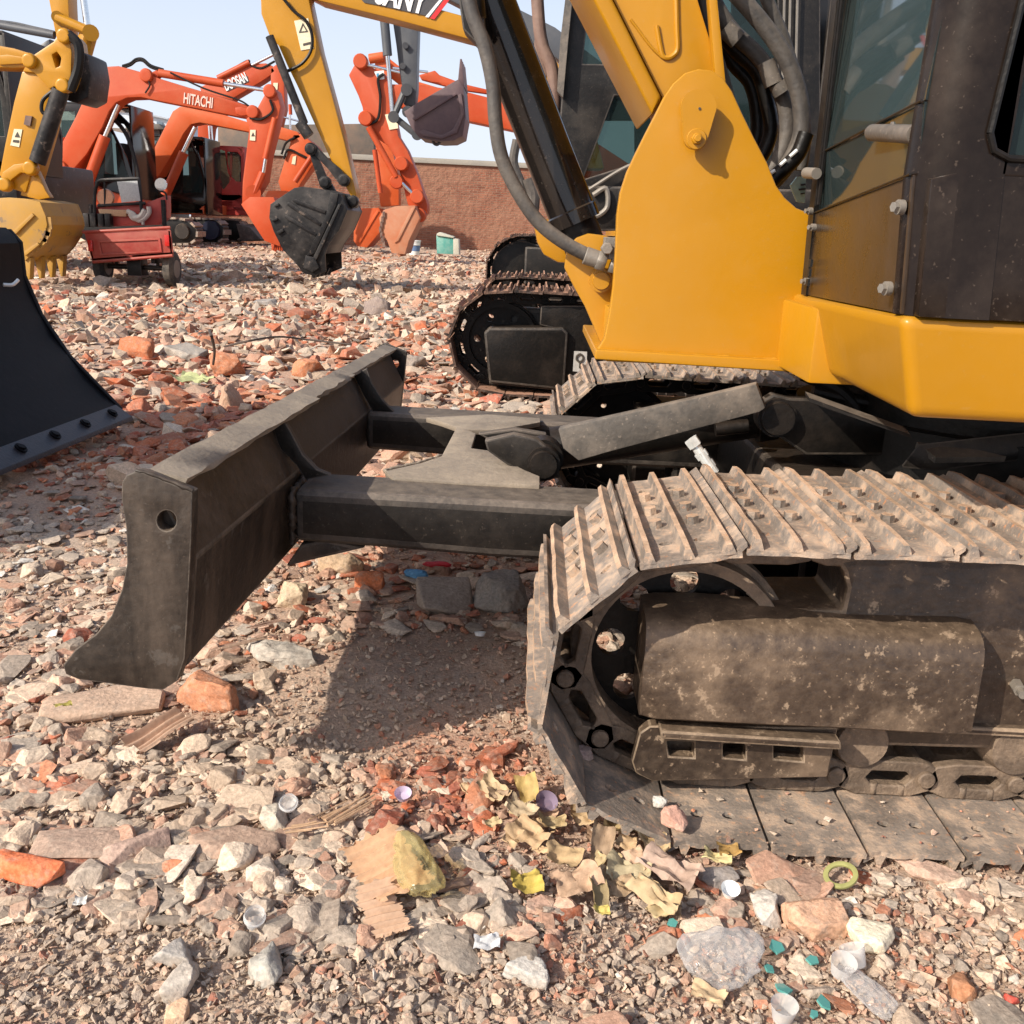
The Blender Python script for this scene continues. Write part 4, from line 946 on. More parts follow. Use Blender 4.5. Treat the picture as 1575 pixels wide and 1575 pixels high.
# ================================================================ third excavator: boom with decal, arm, black bucket
M3 = thing('excavator', 'larger yellow excavator with a lettered boom decal and a black bucket resting on the rubble', 'excavator', (1.6, 11.2, 0), 'yellow excavators parked side by side')
for Yc in (9.9, 12.4):
    t = make_track(M3, 'crawler_track', Yc, .5, -.13, .39, .34, 3.2, 50, .3, SHOEK, DARK, 1.2)
    bm = nb(); box(bm, (1.5, Yc, .38), (3.2, .40, .5)); build('track_frame', bm, DARK, t, bevel=.02)
    bm = nb(); cyl(bm, (-.13, Yc-.12, .39), (-.13, Yc+.12, .39), .29, n=32); build('idler', bm, DARK, t, bevel=.01)
bm = nb(); o = [(.7, 9.7), (4.0, 9.7), (4.0, 12.5), (.7, 12.5)]; solid(bm, [[(x, y, .95) for x, y in o]], (0, 0, .25)); box(bm, (3.2, 11.1, 1.5), (1.6, 2.6, .8)); box(bm, (1.6, 11.1, .75), (1.6, 1.4, .5)); build('upper_body', bm, YEL, M3, bevel=.05)
bm = nb(); box(bm, (1.7, 10.2, 1.95), (1.4, 1.0, 1.6)); build('cab', bm, GLOSS, M3, bevel=.06)
YB = 12.0
bm = nb(); slab(bm, [(395, -60), (430, -70), (560, -18), (735, 30), (850, 85), (905, 160), (930, 260), (880, 260), (838, 140), (735, 64), (600, 28), (490, 1), (440, -25)], YB, .4); bo = build('boom', bm, YEL, M3, bevel=.03)
bm = nb(); slab(bm, [(520, -40), (668, -3), (690, -2), (668, 27), (582, 8), (560, 4)], YB-.012, .012); de = build('boom_decal', bm, DGR, bo)
bm = nb(); slab(bm, [(684, -2), (691, 0), (668, 30), (661, 28)], YB-.016, .006); build('decal_stripe', bm, REDD, de)
bm = nb(); slab(bm, [(677, -2), (681, -1), (659, 27), (654, 26)], YB-.016, .006); build('decal_stripe', bm, WHT, de)
o = A(576, 5.5, YB-.02); x_ = A(660, 25, YB-.02)-o; text_obj('decal_lettering', 'SANY', plain('white_lettering', (.8, .78, .74)), de, o, x_, (.1, 0, 1), .30, .15, .004, .010, fit=(x_.length*.95, .25))
bm = nb(); slab(bm, P2([(-40, -300), (-20, -60), (2, 0), (4, 60), (38, 150), (80, 200), (120, 290), (160, 370), (210, 480), (260, 590), (300, 680), (340, 760), (372, 815), (400, 865), (422, 875), (424, 850), (410, 790), (370, 620), (320, 430), (262, 220), (215, 0), (170, -300)]), YB, .32); ar = build('arm', bm, YEL, M3, bevel=.02)
bm = nb(); cyl(bm, A(*z2(42, 160), YB-.12), A(*z2(195, 545), YB-.12), .048, n=16); cyl(bm, A(*z2(175, 540), YB-.12), A(*z2(215, 600), YB-.12), .065, n=16); build('bucket_cylinder', bm, GLB, ar, ang=30)
bm = nb(); tube(bm, [A(*z2(*p), YB-.05) for p in ((100, -10), (150, 50), (200, 90), (228, 150), (225, 220), (190, 275), (140, 305), (100, 320))], .018, 8); build('arm_hose', bm, DARK, ar)
bm = nb(); slab(bm, P2([(150, 92), (212, 80), (236, 212), (180, 222)]), YB-.008, .006); st = build('warning_sticker', bm, STK, ar)
bm = nb(); solid(bm, [[A(*z2(*p), YB-.012) for p in ((188, 100), (170, 145), (212, 140))], [A(*z2(*p), YB-.012) for p in ((189, 112), (179, 139), (203, 136))]], (0, .003, 0)); slab(bm, P2([(188, 192), (222, 184), (222, 194), (190, 202)]), YB-.012, .003); build('warning_symbol', bm, STKB, st)
bm = nb(); slab(bm, P2([(205, 640), (222, 628), (245, 640), (300, 700), (350, 740), (378, 775), (380, 800), (360, 810), (340, 800), (300, 745), (230, 670), (212, 660)]), YB-.08, .06); slab(bm, P2([(208, 650), (235, 650), (296, 790), (300, 815), (262, 815)]), YB-.05, .08); slab(bm, P2([(262, 820), (262, 790), (285, 780), (305, 795), (330, 840), (420, 870), (435, 890), (425, 915), (385, 920), (310, 860)]), YB-.03, .1)
for p in ((220, 655), (366, 793), (283, 803), (405, 887)): lathe(bm, A(*z2(*p), YB-.12), (0, 1, 0), [(0, .02), (0, .05), (.02, .055), (.02, .07), (.1, .07)], 18)
build('bucket_linkage', bm, GLB, ar, bevel=.006)
def make_bucket(parent, px, Y, wid, mat, ribs=(), teeth=(), edge=None, tw=.09):
    bm = nb()
    # open box: two side plates and a wrap-around shell between them
    out = [A(x, y, Y) for x, y in px]; n = len(out)
    solid(bm, [out], (0, .035, 0)); solid(bm, [[p+Vector((0, wid-.035, 0)) for p in out]], (0, .035, 0))
    c = sum(out, Vector())/n; b2 = nb()
    inner = [p+(c-p)*.045 for p in out]
    skip = edge or ()
    for i in range(n):
        if i in skip: continue
        j = (i+1) % n; solid(b2, [[out[i]+(c-out[i])*.008, out[j]+(c-out[j])*.008, inner[j], inner[i]]], (0, wid-.04, 0))
    bmesh.ops.translate(b2, verts=b2.verts, vec=(0, .02, 0)); tmp = bpy.data.meshes.new('t'); b2.to_mesh(tmp); b2.free(); bm.from_mesh(tmp); bpy.data.meshes.remove(tmp)
    b = build('bucket', bm, mat, parent, bevel=.006)
    if ribs:
        bm = nb()
        for r in ribs: slab(bm, r, Y-.03, .035)
        build('side_rib', bm, mat, b, bevel=.004)
    for (a, d_) in teeth:
        p = A(*a, Y); q = A(*d_, Y); k = max(2, int(wid/.24)+1)
        bm = nb()
        for i in range(k):
            y = Y+.02+i*(wid-.14)/(k-1); nn = (q-p).cross(Vector((0, 1, 0))).normalized()*tw*.5
            solid(bm, [[Vector((p.x, y, p.z))+nn, Vector((p.x, y, p.z))-nn, Vector((q.x, y, q.z))-nn*.25, Vector((q.x, y, q.z))+nn*.25]], (0, .09, 0))
        o_ = build('teeth', bm, mat, b, bevel=.004)
    return b
make_bucket(M3, P2([(88, 870), (150, 828), (190, 822), (330, 842), (352, 852), (385, 925), (350, 1010), (300, 1080), (286, 1120), (290, 1195), (240, 1215), (192, 1205), (165, 1170), (100, 1100), (60, 1020), (40, 960), (45, 900)]), YB-.35, 1.0, GLB,
    ribs=[P2(l) for l in ([(310, 848), (345, 852), (335, 905), (240, 1115), (205, 1130), (290, 950)], [(140, 880), (155, 878), (290, 928), (286, 940), (150, 892)], [(120, 893), (132, 890), (270, 985), (262, 995), (120, 905)], [(110, 950), (120, 946), (250, 1030), (244, 1040), (110, 962)], [(345, 900), (358, 898), (250, 1140), (240, 1150), (235, 1130)], [(200, 1125), (240, 1135), (260, 1180), (230, 1200), (190, 1180)],
      [(62, 900), (80, 895), (82, 905), (62, 912)], [(50, 968), (75, 960), (78, 968), (54, 978)], [(72, 1022), (98, 1008), (104, 1018), (80, 1034)])], teeth=[(z2(235, 1190), z2(232, 1225))], edge=(8, 9, 10))

# ================================================================ grey arm with raised bucket
M4 = thing('excavator', 'grey-armed excavator holding its dark bucket curled up high against the sky', 'excavator', (2.2, 15.2, 0))
YC = 14.0
bm = nb(); slab(bm, P2([(570, -150), (585, 100), (600, 200), (612, 300), (625, 380), (632, 460), (680, 470), (688, 400), (690, 300), (696, 110), (700, -150)]), YC, .3); ar = build('arm', bm, GRY, M4, bevel=.015)
bm = nb(); slab(bm, P2([(560, -150), (640, -190), (760, -150), (1300, 120), (1700, 420), (1620, 480), (1240, 210), (720, -60)]), YC+.02, .3); build('boom', bm, GRY, M4, bevel=.02)
bm = nb(); box(bm, (5.2, 15, 1.3), (2.6, 2.6, 1.6)); box(bm, (4.6, 15, .35), (3.6, 2.6, .6)); build('upper_body', bm, GRY, M4, bevel=.05)
bm = nb(); cyl(bm, A(*z2(545, 60), YC-.1), A(*z2(562, 245), YC-.1), .06, n=16); build('cylinder_barrel', bm, GRY, ar); bm = nb(); cyl(bm, A(*z2(562, 245), YC-.1), A(*z2(583, 500), YC-.1), .028, n=12); build('cylinder_rod', bm, CHR, ar)
bm = nb()
for p, q, w_ in (((640, 395), (590, 510), 14), ((588, 512), (695, 600), 15)):
    a = A(*z2(*p), YC-.08); b_ = A(*z2(*q), YC-.08); cyl(bm, a, b_, .045, n=10)
for p in ((645, 395), (588, 515), (692, 592), (650, 492)): cyl(bm, A(*z2(*p), YC-.16), A(*z2(*p), YC+.1), .075, n=18)
for p in ((640, 200), (628, 290)): cyl(bm, A(*z2(*p), YC-.06), A(*z2(*p), YC), .04, n=10)
tube(bm, [A(*z2(*p), YC-.1) for p in ((760, 610), (765, 630), (780, 637), (792, 625), (785, 612))], .02, 8)
build('bucket_linkage', bm, GRY, ar)
make_bucket(M4, P2([(634, 492), (690, 455), (850, 362), (872, 350), (896, 380), (906, 520), (892, 600), (850, 620), (790, 622), (700, 606), (665, 560)]), YC-.3, .75, paint('dark_purple_grey_bucket', (.085, .05, .06), .5, (.3, .2, .17), .3, 2, bump=.05), ribs=[P2([(670, 520), (860, 408), (868, 416), (680, 532)]), P2([(700, 580), (720, 572), (800, 596), (850, 570), (884, 500), (872, 420), (886, 410), (900, 500), (868, 585), (800, 612), (715, 598)])], teeth=[(z2(884, 380), z2(884, 258))], edge=(3,))

# ================================================================ yellow excavator on the left
M5 = thing('excavator', 'yellow excavator at the left edge with its worn yellow bucket on the rubble', 'excavator', (-9.5, 13, 0))
YL = 10.8
bm = nb(); slab(bm, P1([(95, 315), (150, 300), (235, 335), (228, 390), (195, 560), (150, 720), (112, 850), (40, 830), (-5, 770), (20, 640), (60, 450)]), YL, .35); ar = build('arm', bm, YEL, M5, bevel=.02)
bm = nb(); slab(bm, P1([(95, 315), (140, 245), (235, 182), (262, 142), (282, 138), (305, 165), (315, 230), (312, 330), (292, 388), (262, 398), (240, 380), (215, 392), (150, 320)]), YL-.04, .42, [P1([(228, 240), (250, 228), (268, 255), (262, 290), (245, 298)])]); build('arm_plate', bm, YEL, ar, bevel=.02)
bm = nb(); slab(bm, P1([(-700, 60), (-300, 120), (-60, 190), (60, 212), (125, 232), (146, 255), (148, 280), (130, 298), (60, 300), (-60, 295), (-400, 270), (-700, 240)]), YL+.02, .3); build('boom', bm, YEL, M5, bevel=.02)
bm = nb(); slab(bm, P1([(-60, 250), (30, 240), (100, 250), (115, 262), (100, 280), (0, 285)]), YL-.01, .02); build('boom_rib', bm, YEL, M5, bevel=.01)
bm = nb()
for p in ((122, 265), (270, 375), (275, 155), (12, 812), (125, 740)): lathe(bm, A(*z1(*p), YL-.1), (0, 1, 0), [(0, .03), (0, .06), (.02, .075), (.1, .075)], 18)
slab(bm, P1([(0, 800), (10, 760), (60, 725), (110, 718), (150, 725), (155, 755), (130, 765), (90, 760), (50, 790), (25, 830)]), YL-.06, .07); slab(bm, P1([(105, 770), (160, 750), (200, 840), (220, 870), (170, 880), (90, 860)]), YL+.02, .1); build('bucket_linkage', bm, YEL, ar, bevel=.01)
bm = nb(); cyl(bm, A(*z1(268, 400), YL-.02), A(*z1(165, 715), YL-.02), .085, n=18); build('bucket_cylinder', bm, GLB, ar)
bm = nb(); tube(bm, [A(*z1(*p), YL-.05) for p in ((240, 395), (190, 440), (185, 490), (215, 500), (250, 440))], .02, 8); tube(bm, [A(*z1(*p), YL-.05) for p in ((300, 150), (345, 200), (345, 300), (310, 400))], .05, 8); build('arm_hose', bm, DARK, ar)
bm = nb(); slab(bm, P1([(292, 240), (330, 215), (385, 240), (400, 330), (388, 430), (340, 455), (285, 440), (270, 400)]), YL+.2, .5); build('arm_cylinder_guard', bm, GLB, ar, bevel=.03)
bm = nb(); slab(bm, P1([(62, 568), (98, 570), (84, 648), (45, 640)]), YL-.008, .006); st = build('warning_sticker', bm, STK, ar)
bm = nb(); slab(bm, P1([(76, 580), (64, 604), (88, 605)]), YL-.012, .003); slab(bm, P1([(58, 615), (84, 618), (82, 630), (56, 626)]), YL-.012, .003); build('warning_symbol', bm, STKB, st)
bm = nb(); slab(bm, P1([(112, 508), (140, 512), (132, 555), (104, 548)]), YL-.03, .03); build('hose_port', bm, BRN, ar)
b = make_bucket(M5, P1([(-60, 875), (40, 870), (110, 875), (175, 890), (200, 950), (207, 990), (195, 1040), (165, 1090), (110, 1150), (60, 1040), (-60, 1000)]), YL-.40, .88, YELW, ribs=[P1(l) for l in ([(55, 1020), (140, 940), (150, 950), (66, 1034)], [(100, 1112), (165, 1068), (172, 1078), (110, 1128)])], teeth=[(z1(112, 1135), z1(122, 1232))])
for off in (.16, .42, .68):
    bm = nb(); slab(bm, P1([(172, 884), (205, 946), (213, 990), (200, 1044), (168, 1096), (112, 1157), (108, 1146), (160, 1086), (190, 1040), (203, 990), (196, 950), (168, 892)]), YL-.40+off, .12); build('wear_strap', bm, YELW, b, bevel=.006)
bm = nb()
for k in range(9):
    a = -1.0+k*.24; cx_, cy_ = 90, 985; p = A(*z1(cx_+118*math.cos(-a+.9), cy_+118*math.sin(-a+.9)), YL-.37)
    box(bm, p, (.10, .03, .12), Matrix.Rotation((-a+.9), 3, 'Y'))
build('wear_plates', bm, YELW, b)
c = make_cab(M5, 12.2, 1.2, P1([(-200, 760), (-200, 150), (-60, 130), (10, 360), (60, 560), (60, 760)]), [P1([(-120, 600), (-120, 250), (-50, 250), (0, 420), (20, 600)])], BLK, GLASS)
bm = nb(); slab(bm, P1([(-500, 700), (60, 700), (80, 900), (60, 960), (-500, 960)]), 12.2, 2.2); slab(bm, P1([(-500, 200), (-200, 200), (-200, 700), (-500, 700)]), 12.6, 1.6); build('upper_body', bm, GLB, M5, bevel=.05)
bm = nb(); slab(bm, P1([(-500, 980), (30, 980), (60, 1020), (40, 1090), (-500, 1090)]), 12.2, .5); slab(bm, P1([(-500, 990), (30, 990), (50, 1020), (40, 1080), (-500, 1080)]), 14, .5); build('crawler_track', bm, DARK, M5, bevel=.05)

# second arm behind it
M6 = thing('excavator', 'excavator of which only a raised yellow arm tip and silver rod show at top left', 'excavator', (-8.8, 16, 0))
YD = 15.0
bm = nb(); slab(bm, P1([(205, -260), (215, 0), (232, 90), (245, 160), (300, 170), (306, 120), (300, 0), (290, -260)]), YD, .3); ar = build('arm', bm, YEL, M6, bevel=.02)
bm = nb(); cyl(bm, A(*z1(250, 78), YD-.1), A(*z1(385, 135), YD-.1), .07, n=12); cyl(bm, A(*z1(400, 145), YD-.2), A(*z1(400, 145), YD+.2), .11, n=16); cyl(bm, A(*z1(390, 150), YD), A(*z1(365, 240), YD), .12, n=12); cyl(bm, A(*z1(252, 75), YD-.15), A(*z1(252, 75), YD+.1), .08, n=16); build('bucket_linkage', bm, YEL, ar, ang=30)
bm = nb(); cyl(bm, A(*z1(352, -120), YD), A(*z1(385, 115), YD), .045, n=12); build('cylinder_rod', bm, CHR, ar)
bm = nb(); cyl(bm, A(*z1(-60, 100), YD), A(*z1(240, 155), YD), .055, n=12); tube(bm, [A(*z1(*p), YD) for p in ((-60, 85), (60, 100), (150, 120), (240, 140))], .015, 6); build('arm_cylinder', bm, GRY, M6)
bm = nb(); slab(bm, P1([(-300, 330), (-60, 300), (30, 300), (80, 340), (240, 300), (215, 165), (180, 190), (160, 210), (0, 205), (-300, 190)]), YD+.3, .8); build('upper_body', bm, GRY, M6, bevel=.05)

# ================================================================ orange excavators along the wall
def rods(parent, Y, lst, mat=ORG):
    for kind, p, q, r_ in lst:
        bm = nb(); a = A(*p, Y); b_ = A(*q, Y); s = (a-CP).length/1500
        cyl(bm, a, b_, r_*s, n=14); build('cylinder_barrel' if kind == 'b' else 'cylinder_rod', bm, mat if kind == 'b' else CHR, parent)
E1 = thing('excavator', 'orange excavator in front of the row with pale lettering along its long boom', 'excavator', (-13.2, 24.5, 0), 'orange excavators parked along the wall')
Y1_ = 24.0
bm = nb(); slab(bm, P1([(235, 700), (330, 520), (372, 430), (408, 345), (440, 308), (468, 293), (520, 290), (570, 303), (650, 325), (700, 345), (830, 385), (1020, 440), (1110, 470), (1128, 495), (1090, 520), (1030, 510), (830, 470), (700, 445), (620, 428), (560, 430), (510, 452), (480, 490), (450, 560), (380, 680), (310, 760), (265, 745)]), Y1_, .55); bo = build('boom', bm, ORG, E1, bevel=.03)
o = A(*z1(808, 455), Y1_-.01); x_ = A(*z1(935, 478), Y1_-.01)-o; text_obj('boom_lettering', 'HITACHI', TXT, bo, o, x_, (0, 0, 1), .66, 0, .006, .012, fit=(x_.length, .235))
bm = nb()
for p in ((640, 330), (1110, 492), (1185, 400), (262, 735)): lathe(bm, A(*z1(*p), Y1_-.08), (0, 1, 0), [(0, .05), (0, .13), (.03, .15), (.1, .15)], 18)
slab(bm, P1([(640, 330), (690, 308), (705, 330), (690, 345)]), Y1_+.1, .2); slab(bm, P1([(1035, 475), (1060, 470), (1110, 485), (1110, 505), (1060, 510), (1038, 500)]), Y1_-.03, .04); build('boom_pins', bm, ORG, bo, bevel=.01)
rods(bo, Y1_+.1, [('b', z1(700, 322), z1(985, 368), 5.2), ('r', z1(985, 368), z1(1175, 398), 2.6), ('b', z1(370, 850), z1(462, 600), 7.5), ('r', z1(462, 600), z1(520, 460), 3.2)])
bm = nb()
for dz in (0, 5): tube(bm, [A(*z1(x, y+dz), Y1_+.15) for x, y in ((540, 292), (575, 280), (600, 262), (630, 262), (665, 290), (720, 308))], .035, 6)
tube(bm, [A(*z1(*p), Y1_-.05) for p in ((630, 335), (660, 370), (640, 410))], .02, 6); tube(bm, [A(*z1(*p), Y1_-.05) for p in ((750, 320), (900, 390), (1050, 440), (1100, 470))], .02, 6)
build('boom_hose', bm, DARK, bo)
bm = nb(); slab(bm, P1([(1178, 392), (1200, 385), (1218, 400), (1236, 470), (1215, 560), (1182, 690), (1165, 800), (1125, 862), (1065, 905), (1068, 800), (1098, 560), (1082, 525), (1130, 480)]), Y1_, .5); ar = build('arm', bm, ORG, E1, bevel=.03)
rods(ar, Y1_-.15, [('b', z1(1212, 520), z1(1170, 700), 4.5), ('r', z1(1170, 700), z1(1160, 760), 2.6)])
bm = nb(); tube(bm, [A(*z1(*p), Y1_-.05) for p in ((1100, 520), (1150, 525), (1200, 490), (1190, 440))], .03, 6); build('arm_hose', bm, DARK, ar)
bm = nb(); slab(bm, P1([(1102, 572), (1126, 572), (1124, 620), (1100, 618)]), Y1_-.02, .01); build('warning_sticker', bm, STK, ar)
bm = nb(); slab(bm, P1([(1106, 600), (1114, 582), (1122, 600)]), Y1_-.028, .006); build('warning_symbol', bm, STKB, ar)
bm = nb(); cyl(bm, A(*z1(1160, 760), Y1_-.1), A(*z1(1118, 860), Y1_-.1), .1, n=10); cyl(bm, A(*z1(1115, 850), Y1_-.2), A(*z1(1115, 850), Y1_+.1), .18, n=16); build('bucket_linkage', bm, ORG, ar)
make_bucket(E1, P1([(1062, 900), (1100, 868), (1205, 868), (1240, 980), (1232, 1085), (1165, 1060), (1125, 1000)]), Y1_-.4, 1.2, ORG, teeth=[(z1(1200, 1070), z1(1200, 1110))])
c = make_cab(E1, 24.6, 1.4, P1([(215, 890), (215, 460), (400, 452), (470, 520), (560, 700), (600, 830), (590, 890)]), [P1([(240, 720), (240, 490), (330, 490), (330, 720)]), P1([(350, 800), (350, 500), (440, 520), (500, 600), (560, 760), (575, 800)])], GLOSS, GLASS)
bm = nb(); tube(bm, [A(*z1(*p), 24.5) for p in ((450, 512), (500, 525), (560, 600), (600, 730), (612, 800))], .05, 6); build('cab_rail', bm, DARK, c)
bm = nb(); slab(bm, P1([(60, 930), (60, 800), (215, 790), (235, 700), (330, 760), (440, 830), (600, 880), (600, 940)]), 24.4, 2.4); slab(bm, P1([(215, 650), (255, 620), (280, 600), (270, 740), (230, 740)]), 24.2, .8); build('upper_body', bm, ORG, E1, bevel=.05)
def far_track(parent, pts, Y, wd):
    bm = nb(); slab(bm, pts, Y, wd); o_ = build('crawler_track', bm, DARK, parent, bevel=.02)
    P = [A(x, y, Y) for x, y in pts]; n = len(P); c0 = sum(P, Vector())/n
    bm = nb()
    for i in range(n):
        a, b_ = P[i], P[(i+1) % n]; L = (b_-a).length; k = max(1, int(L/.16))
        for j in range(k):
            p = a+(b_-a)*((j+.5)/k); d = (b_-a).normalized(); nn = d.cross(Vector((0, 1, 0)))
            if nn.dot(p-c0) < 0: nn = -nn
            Mx = Matrix((d, Vector((0, 1, 0)), nn)).transposed()
            box(bm, p+nn*.02+Vector((0, wd/2, 0)), (.13, wd+.1, .05), Mx)
    t_ = build('track_shoes', bm, SHOE, o_); t_['kind'] = 'stuff'
    zc = [p for p in P]; 
    return o_
far_track(E1, P1([(60, 975), (120, 962), (780, 965), (830, 975), (868, 1010), (865, 1050), (835, 1072), (100, 1078), (60, 1070)]), 24.5, .5)
bm = nb(); lathe(bm, A(*z1(800, 1020), 24.42), (0, 1, 0), [(0, .05), (0, .17), (.06, .19)], 24); build('idler', bm, BLKB, E1)
E2 = thing('excavator', 'orange excavator in the middle of the row, its bent boom rising behind the lettered one', 'excavator', (-11, 27.5, 0), 'orange excavators parked along the wall')
Y2_ = 27.0
bm = nb(); slab(bm, P1([(615, 760), (660, 690), (720, 570), (760, 490), (790, 470), (850, 468), (900, 480), (1000, 510), (1100, 540), (1240, 560), (1310, 580), (1330, 605), (1290, 625), (1100, 582), (960, 555), (880, 540), (840, 548), (810, 585), (775, 650), (700, 775), (660, 790)]), Y2_, .55); bo = build('boom', bm, ORG2, E2, bevel=.03)
rods(bo, Y2_-.1, [('r', z1(860, 560), z1(805, 675), 3), ('b', z1(810, 672), z1(728, 860), 6.5)])
bm = nb(); slab(bm, P1([(1290, 590), (1330, 590), (1400, 650), (1410, 690), (1330, 800), (1300, 850), (1240, 850), (1225, 800)]), Y2_, .5); ar = build('arm', bm, ORG2, E2, bevel=.03)
rods(ar, Y2_-.15, [('b', z1(1380, 680), z1(1300, 800), 4)])
bm = nb(); slab(bm, P1([(1290, 690), (1305, 685), (1300, 725), (1284, 722)]), Y2_-.02, .01); build('warning_sticker', bm, STK, ar)
bm = nb(); tube(bm, [A(*z1(*p), Y2_-.05) for p in ((1250, 700), (1270, 660), (1320, 680), (1360, 700))], .03, 6); tube(bm, [A(*z1(*p), Y2_-.05) for p in ((1240, 680), (1260, 630), (1300, 605))], .03, 6); build('arm_hose', bm, DARK, ar)
make_bucket(E2, P1([(1150, 900), (1180, 840), (1260, 840), (1300, 900), (1290, 1010), (1220, 1040), (1170, 1000)]), Y2_-.4, 1.2, ORG2)
c = make_cab(E2, 27.6, 1.3, P1([(600, 900), (610, 780), (700, 600), (830, 600), (880, 690), (912, 800), (905, 900), (860, 940), (700, 940)]), [P1([(720, 760), (740, 640), (790, 625), (790, 760)]), P1([(805, 850), (805, 625), (830, 620), (870, 700), (895, 800), (890, 850)])], GLOSS, GLASS)
bm = nb(); slab(bm, P1([(420, 930), (420, 820), (600, 830), (620, 760), (700, 800), (730, 860), (900, 900), (900, 945)]), 27.6, 2.2); build('upper_body', bm, ORG2, E2, bevel=.05)
far_track(E2, P1([(500, 975), (860, 965), (950, 968), (985, 1000), (985, 1045), (955, 1068), (500, 1070)]), 27.2, .5)
bm = nb(); lathe(bm, A(*z1(925, 1015), 27.12), (0, 1, 0), [(0, .05), (0, .24), (.08, .26)], 24); build('idler', bm, plain('blue_black', (.01, .012, .03), .4), E2)
E3 = thing('excavator', 'red-orange excavator at the back of the row with a red side-windowed cab', 'excavator', (-9, 30, 0), 'orange excavators parked along the wall')
Y3_ = 29.0
bm = nb(); slab(bm, P1([(870, 560), (900, 470), (880, 385), (960, 340), (1100, 282), (1170, 278), (1200, 290), (1215, 315), (1150, 360), (1030, 430), (1000, 480), (930, 560), (915, 700), (870, 690)]), Y3_, .5); bo = build('boom', bm, RED if False else ORG, E3, bevel=.03)
bm = nb(); slab(bm, P1([(985, 382), (1090, 335), (1096, 360), (1000, 404)]), Y3_-.012, .01); de = build('boom_decal', bm, DGR, bo)
o = A(*z1(998, 402), Y3_-.02); x_ = A(*z1(1094, 358), Y3_-.02)-o; text_obj('decal_lettering', 'DOOSAN', WHT, de, o, x_, (-.1, 0, 1), .36, 0, .005, .01, fit=(x_.length, .26))
rods(bo, Y3_, [('b', z1(960, 345), z1(1100, 275), 4), ('r', z1(1110, 287), z1(1205, 240), 2), ('r', z1(925, 555), z1(935, 690), 3.2), ('b', z1(930, 685), z1(945, 880), 6)])
bm = nb(); tube(bm, [A(*z1(*p), Y3_) for p in ((990, 325), (1090, 268), (1100, 285), (1150, 300), (1210, 270))], .03, 6); build('boom_hose', bm, DARK, bo)
bm = nb(); slab(bm, P1([(1190, 300), (1222, 280), (1250, 350), (1255, 480), (1235, 560), (1200, 560)]), Y3_, .4); ar = build('arm', bm, ORG, E3, bevel=.03)
bm = nb(); slab(bm, P1([(1204, 365), (1224, 365), (1222, 395), (1204, 395)]), Y3_-.02, .01); build('warning_sticker', bm, STK, ar)
rods(ar, Y3_-.1, [('b', z1(1278, 460), z1(1280, 505), 2.5), ('r', z1(1278, 505), z1(1278, 580), 1.6), ('r', z1(1245, 515), z1(1320, 535), 1.2)])
RC = paint('dull_red_paint', (.45, .04, .03), .4, (.45, .2, .15), .2, 2)
c = make_cab(E3, 29.6, 1.4, P1([(940, 930), (950, 640), (1050, 655), (1075, 680), (1085, 930)]), [P1([(955, 800), (960, 655), (990, 665), (1020, 790), (985, 835)]), P1([(1003, 760), (1000, 668), (1045, 670), (1062, 690), (1062, 800), (1040, 800)])], RC, GLASS)
bm = nb(); slab(bm, P1([(900, 950), (900, 850), (1060, 850), (1110, 900), (1110, 950)]), 29.6, 2.4); build('upper_body', bm, RC, E3, bevel=.05)
far_track(E3, P1([(700, 985), (1010, 968), (1050, 972), (1075, 1000), (1070, 1040), (1040, 1060), (700, 1065)]), 29.4, .5)
bm = nb(); slab(bm, P1([(1040, 985), (1100, 1000), (1150, 1055), (1060, 1065)]), 29, 2.2); build('dozer_blade', bm, GREYP, E3, bevel=.02)
# green-grey glazed cabs behind
E7 = thing('excavator', 'grey-green glazed excavator cab glimpsed between the two front orange booms', 'excavator', (-11.5, 32, 0))
c = make_cab(E7, 31.5, 1.4, P1([(560, 800), (560, 560), (710, 555), (720, 800)]), [P1([(575, 660), (575, 590), (625, 590), (625, 660)]), P1([(640, 720), (640, 590), (705, 590), (705, 720)])], GREYP, GLASS)
bm = nb(); slab(bm, P1([(545, 572), (560, 548), (700, 545), (725, 570)]), 31.3, 1.8); build('cab_roof', bm, GREYP, c, bevel=.03)
bm = nb(); slab(bm, P1([(480, 900), (480, 790), (730, 790), (730, 900)]), 31.5, 2.2); slab(bm, P1([(470, 900), (740, 900), (740, 1040), (470, 1040)]), 31.7, 2); build('upper_body', bm, GREYP, E7, bevel=.05)
E8 = thing('excavator', 'white-roofed glazed cab standing behind the front orange boom at the far left', 'excavator', (-14, 31.5, 0))
c = make_cab(E8, 30.5, 1.4, P1([(255, 800), (255, 470), (350, 455), (400, 480), (400, 800)]), [P1([(270, 640), (270, 530), (340, 530), (340, 640)])], WHT, GLASS)
bm = nb(); slab(bm, P1([(270, 472), (285, 450), (360, 450), (370, 472)]), 30.3, 1.6); build('cab_roof', bm, WHT, c, bevel=.03)
bm = nb(); slab(bm, P1([(180, 900), (180, 780), (400, 780), (400, 900)]), 30.5, 2.2); slab(bm, P1([(170, 900), (420, 900), (420, 1060), (170, 1060)]), 30.7, 2); build('upper_body', bm, GREYP, E8, bevel=.05)

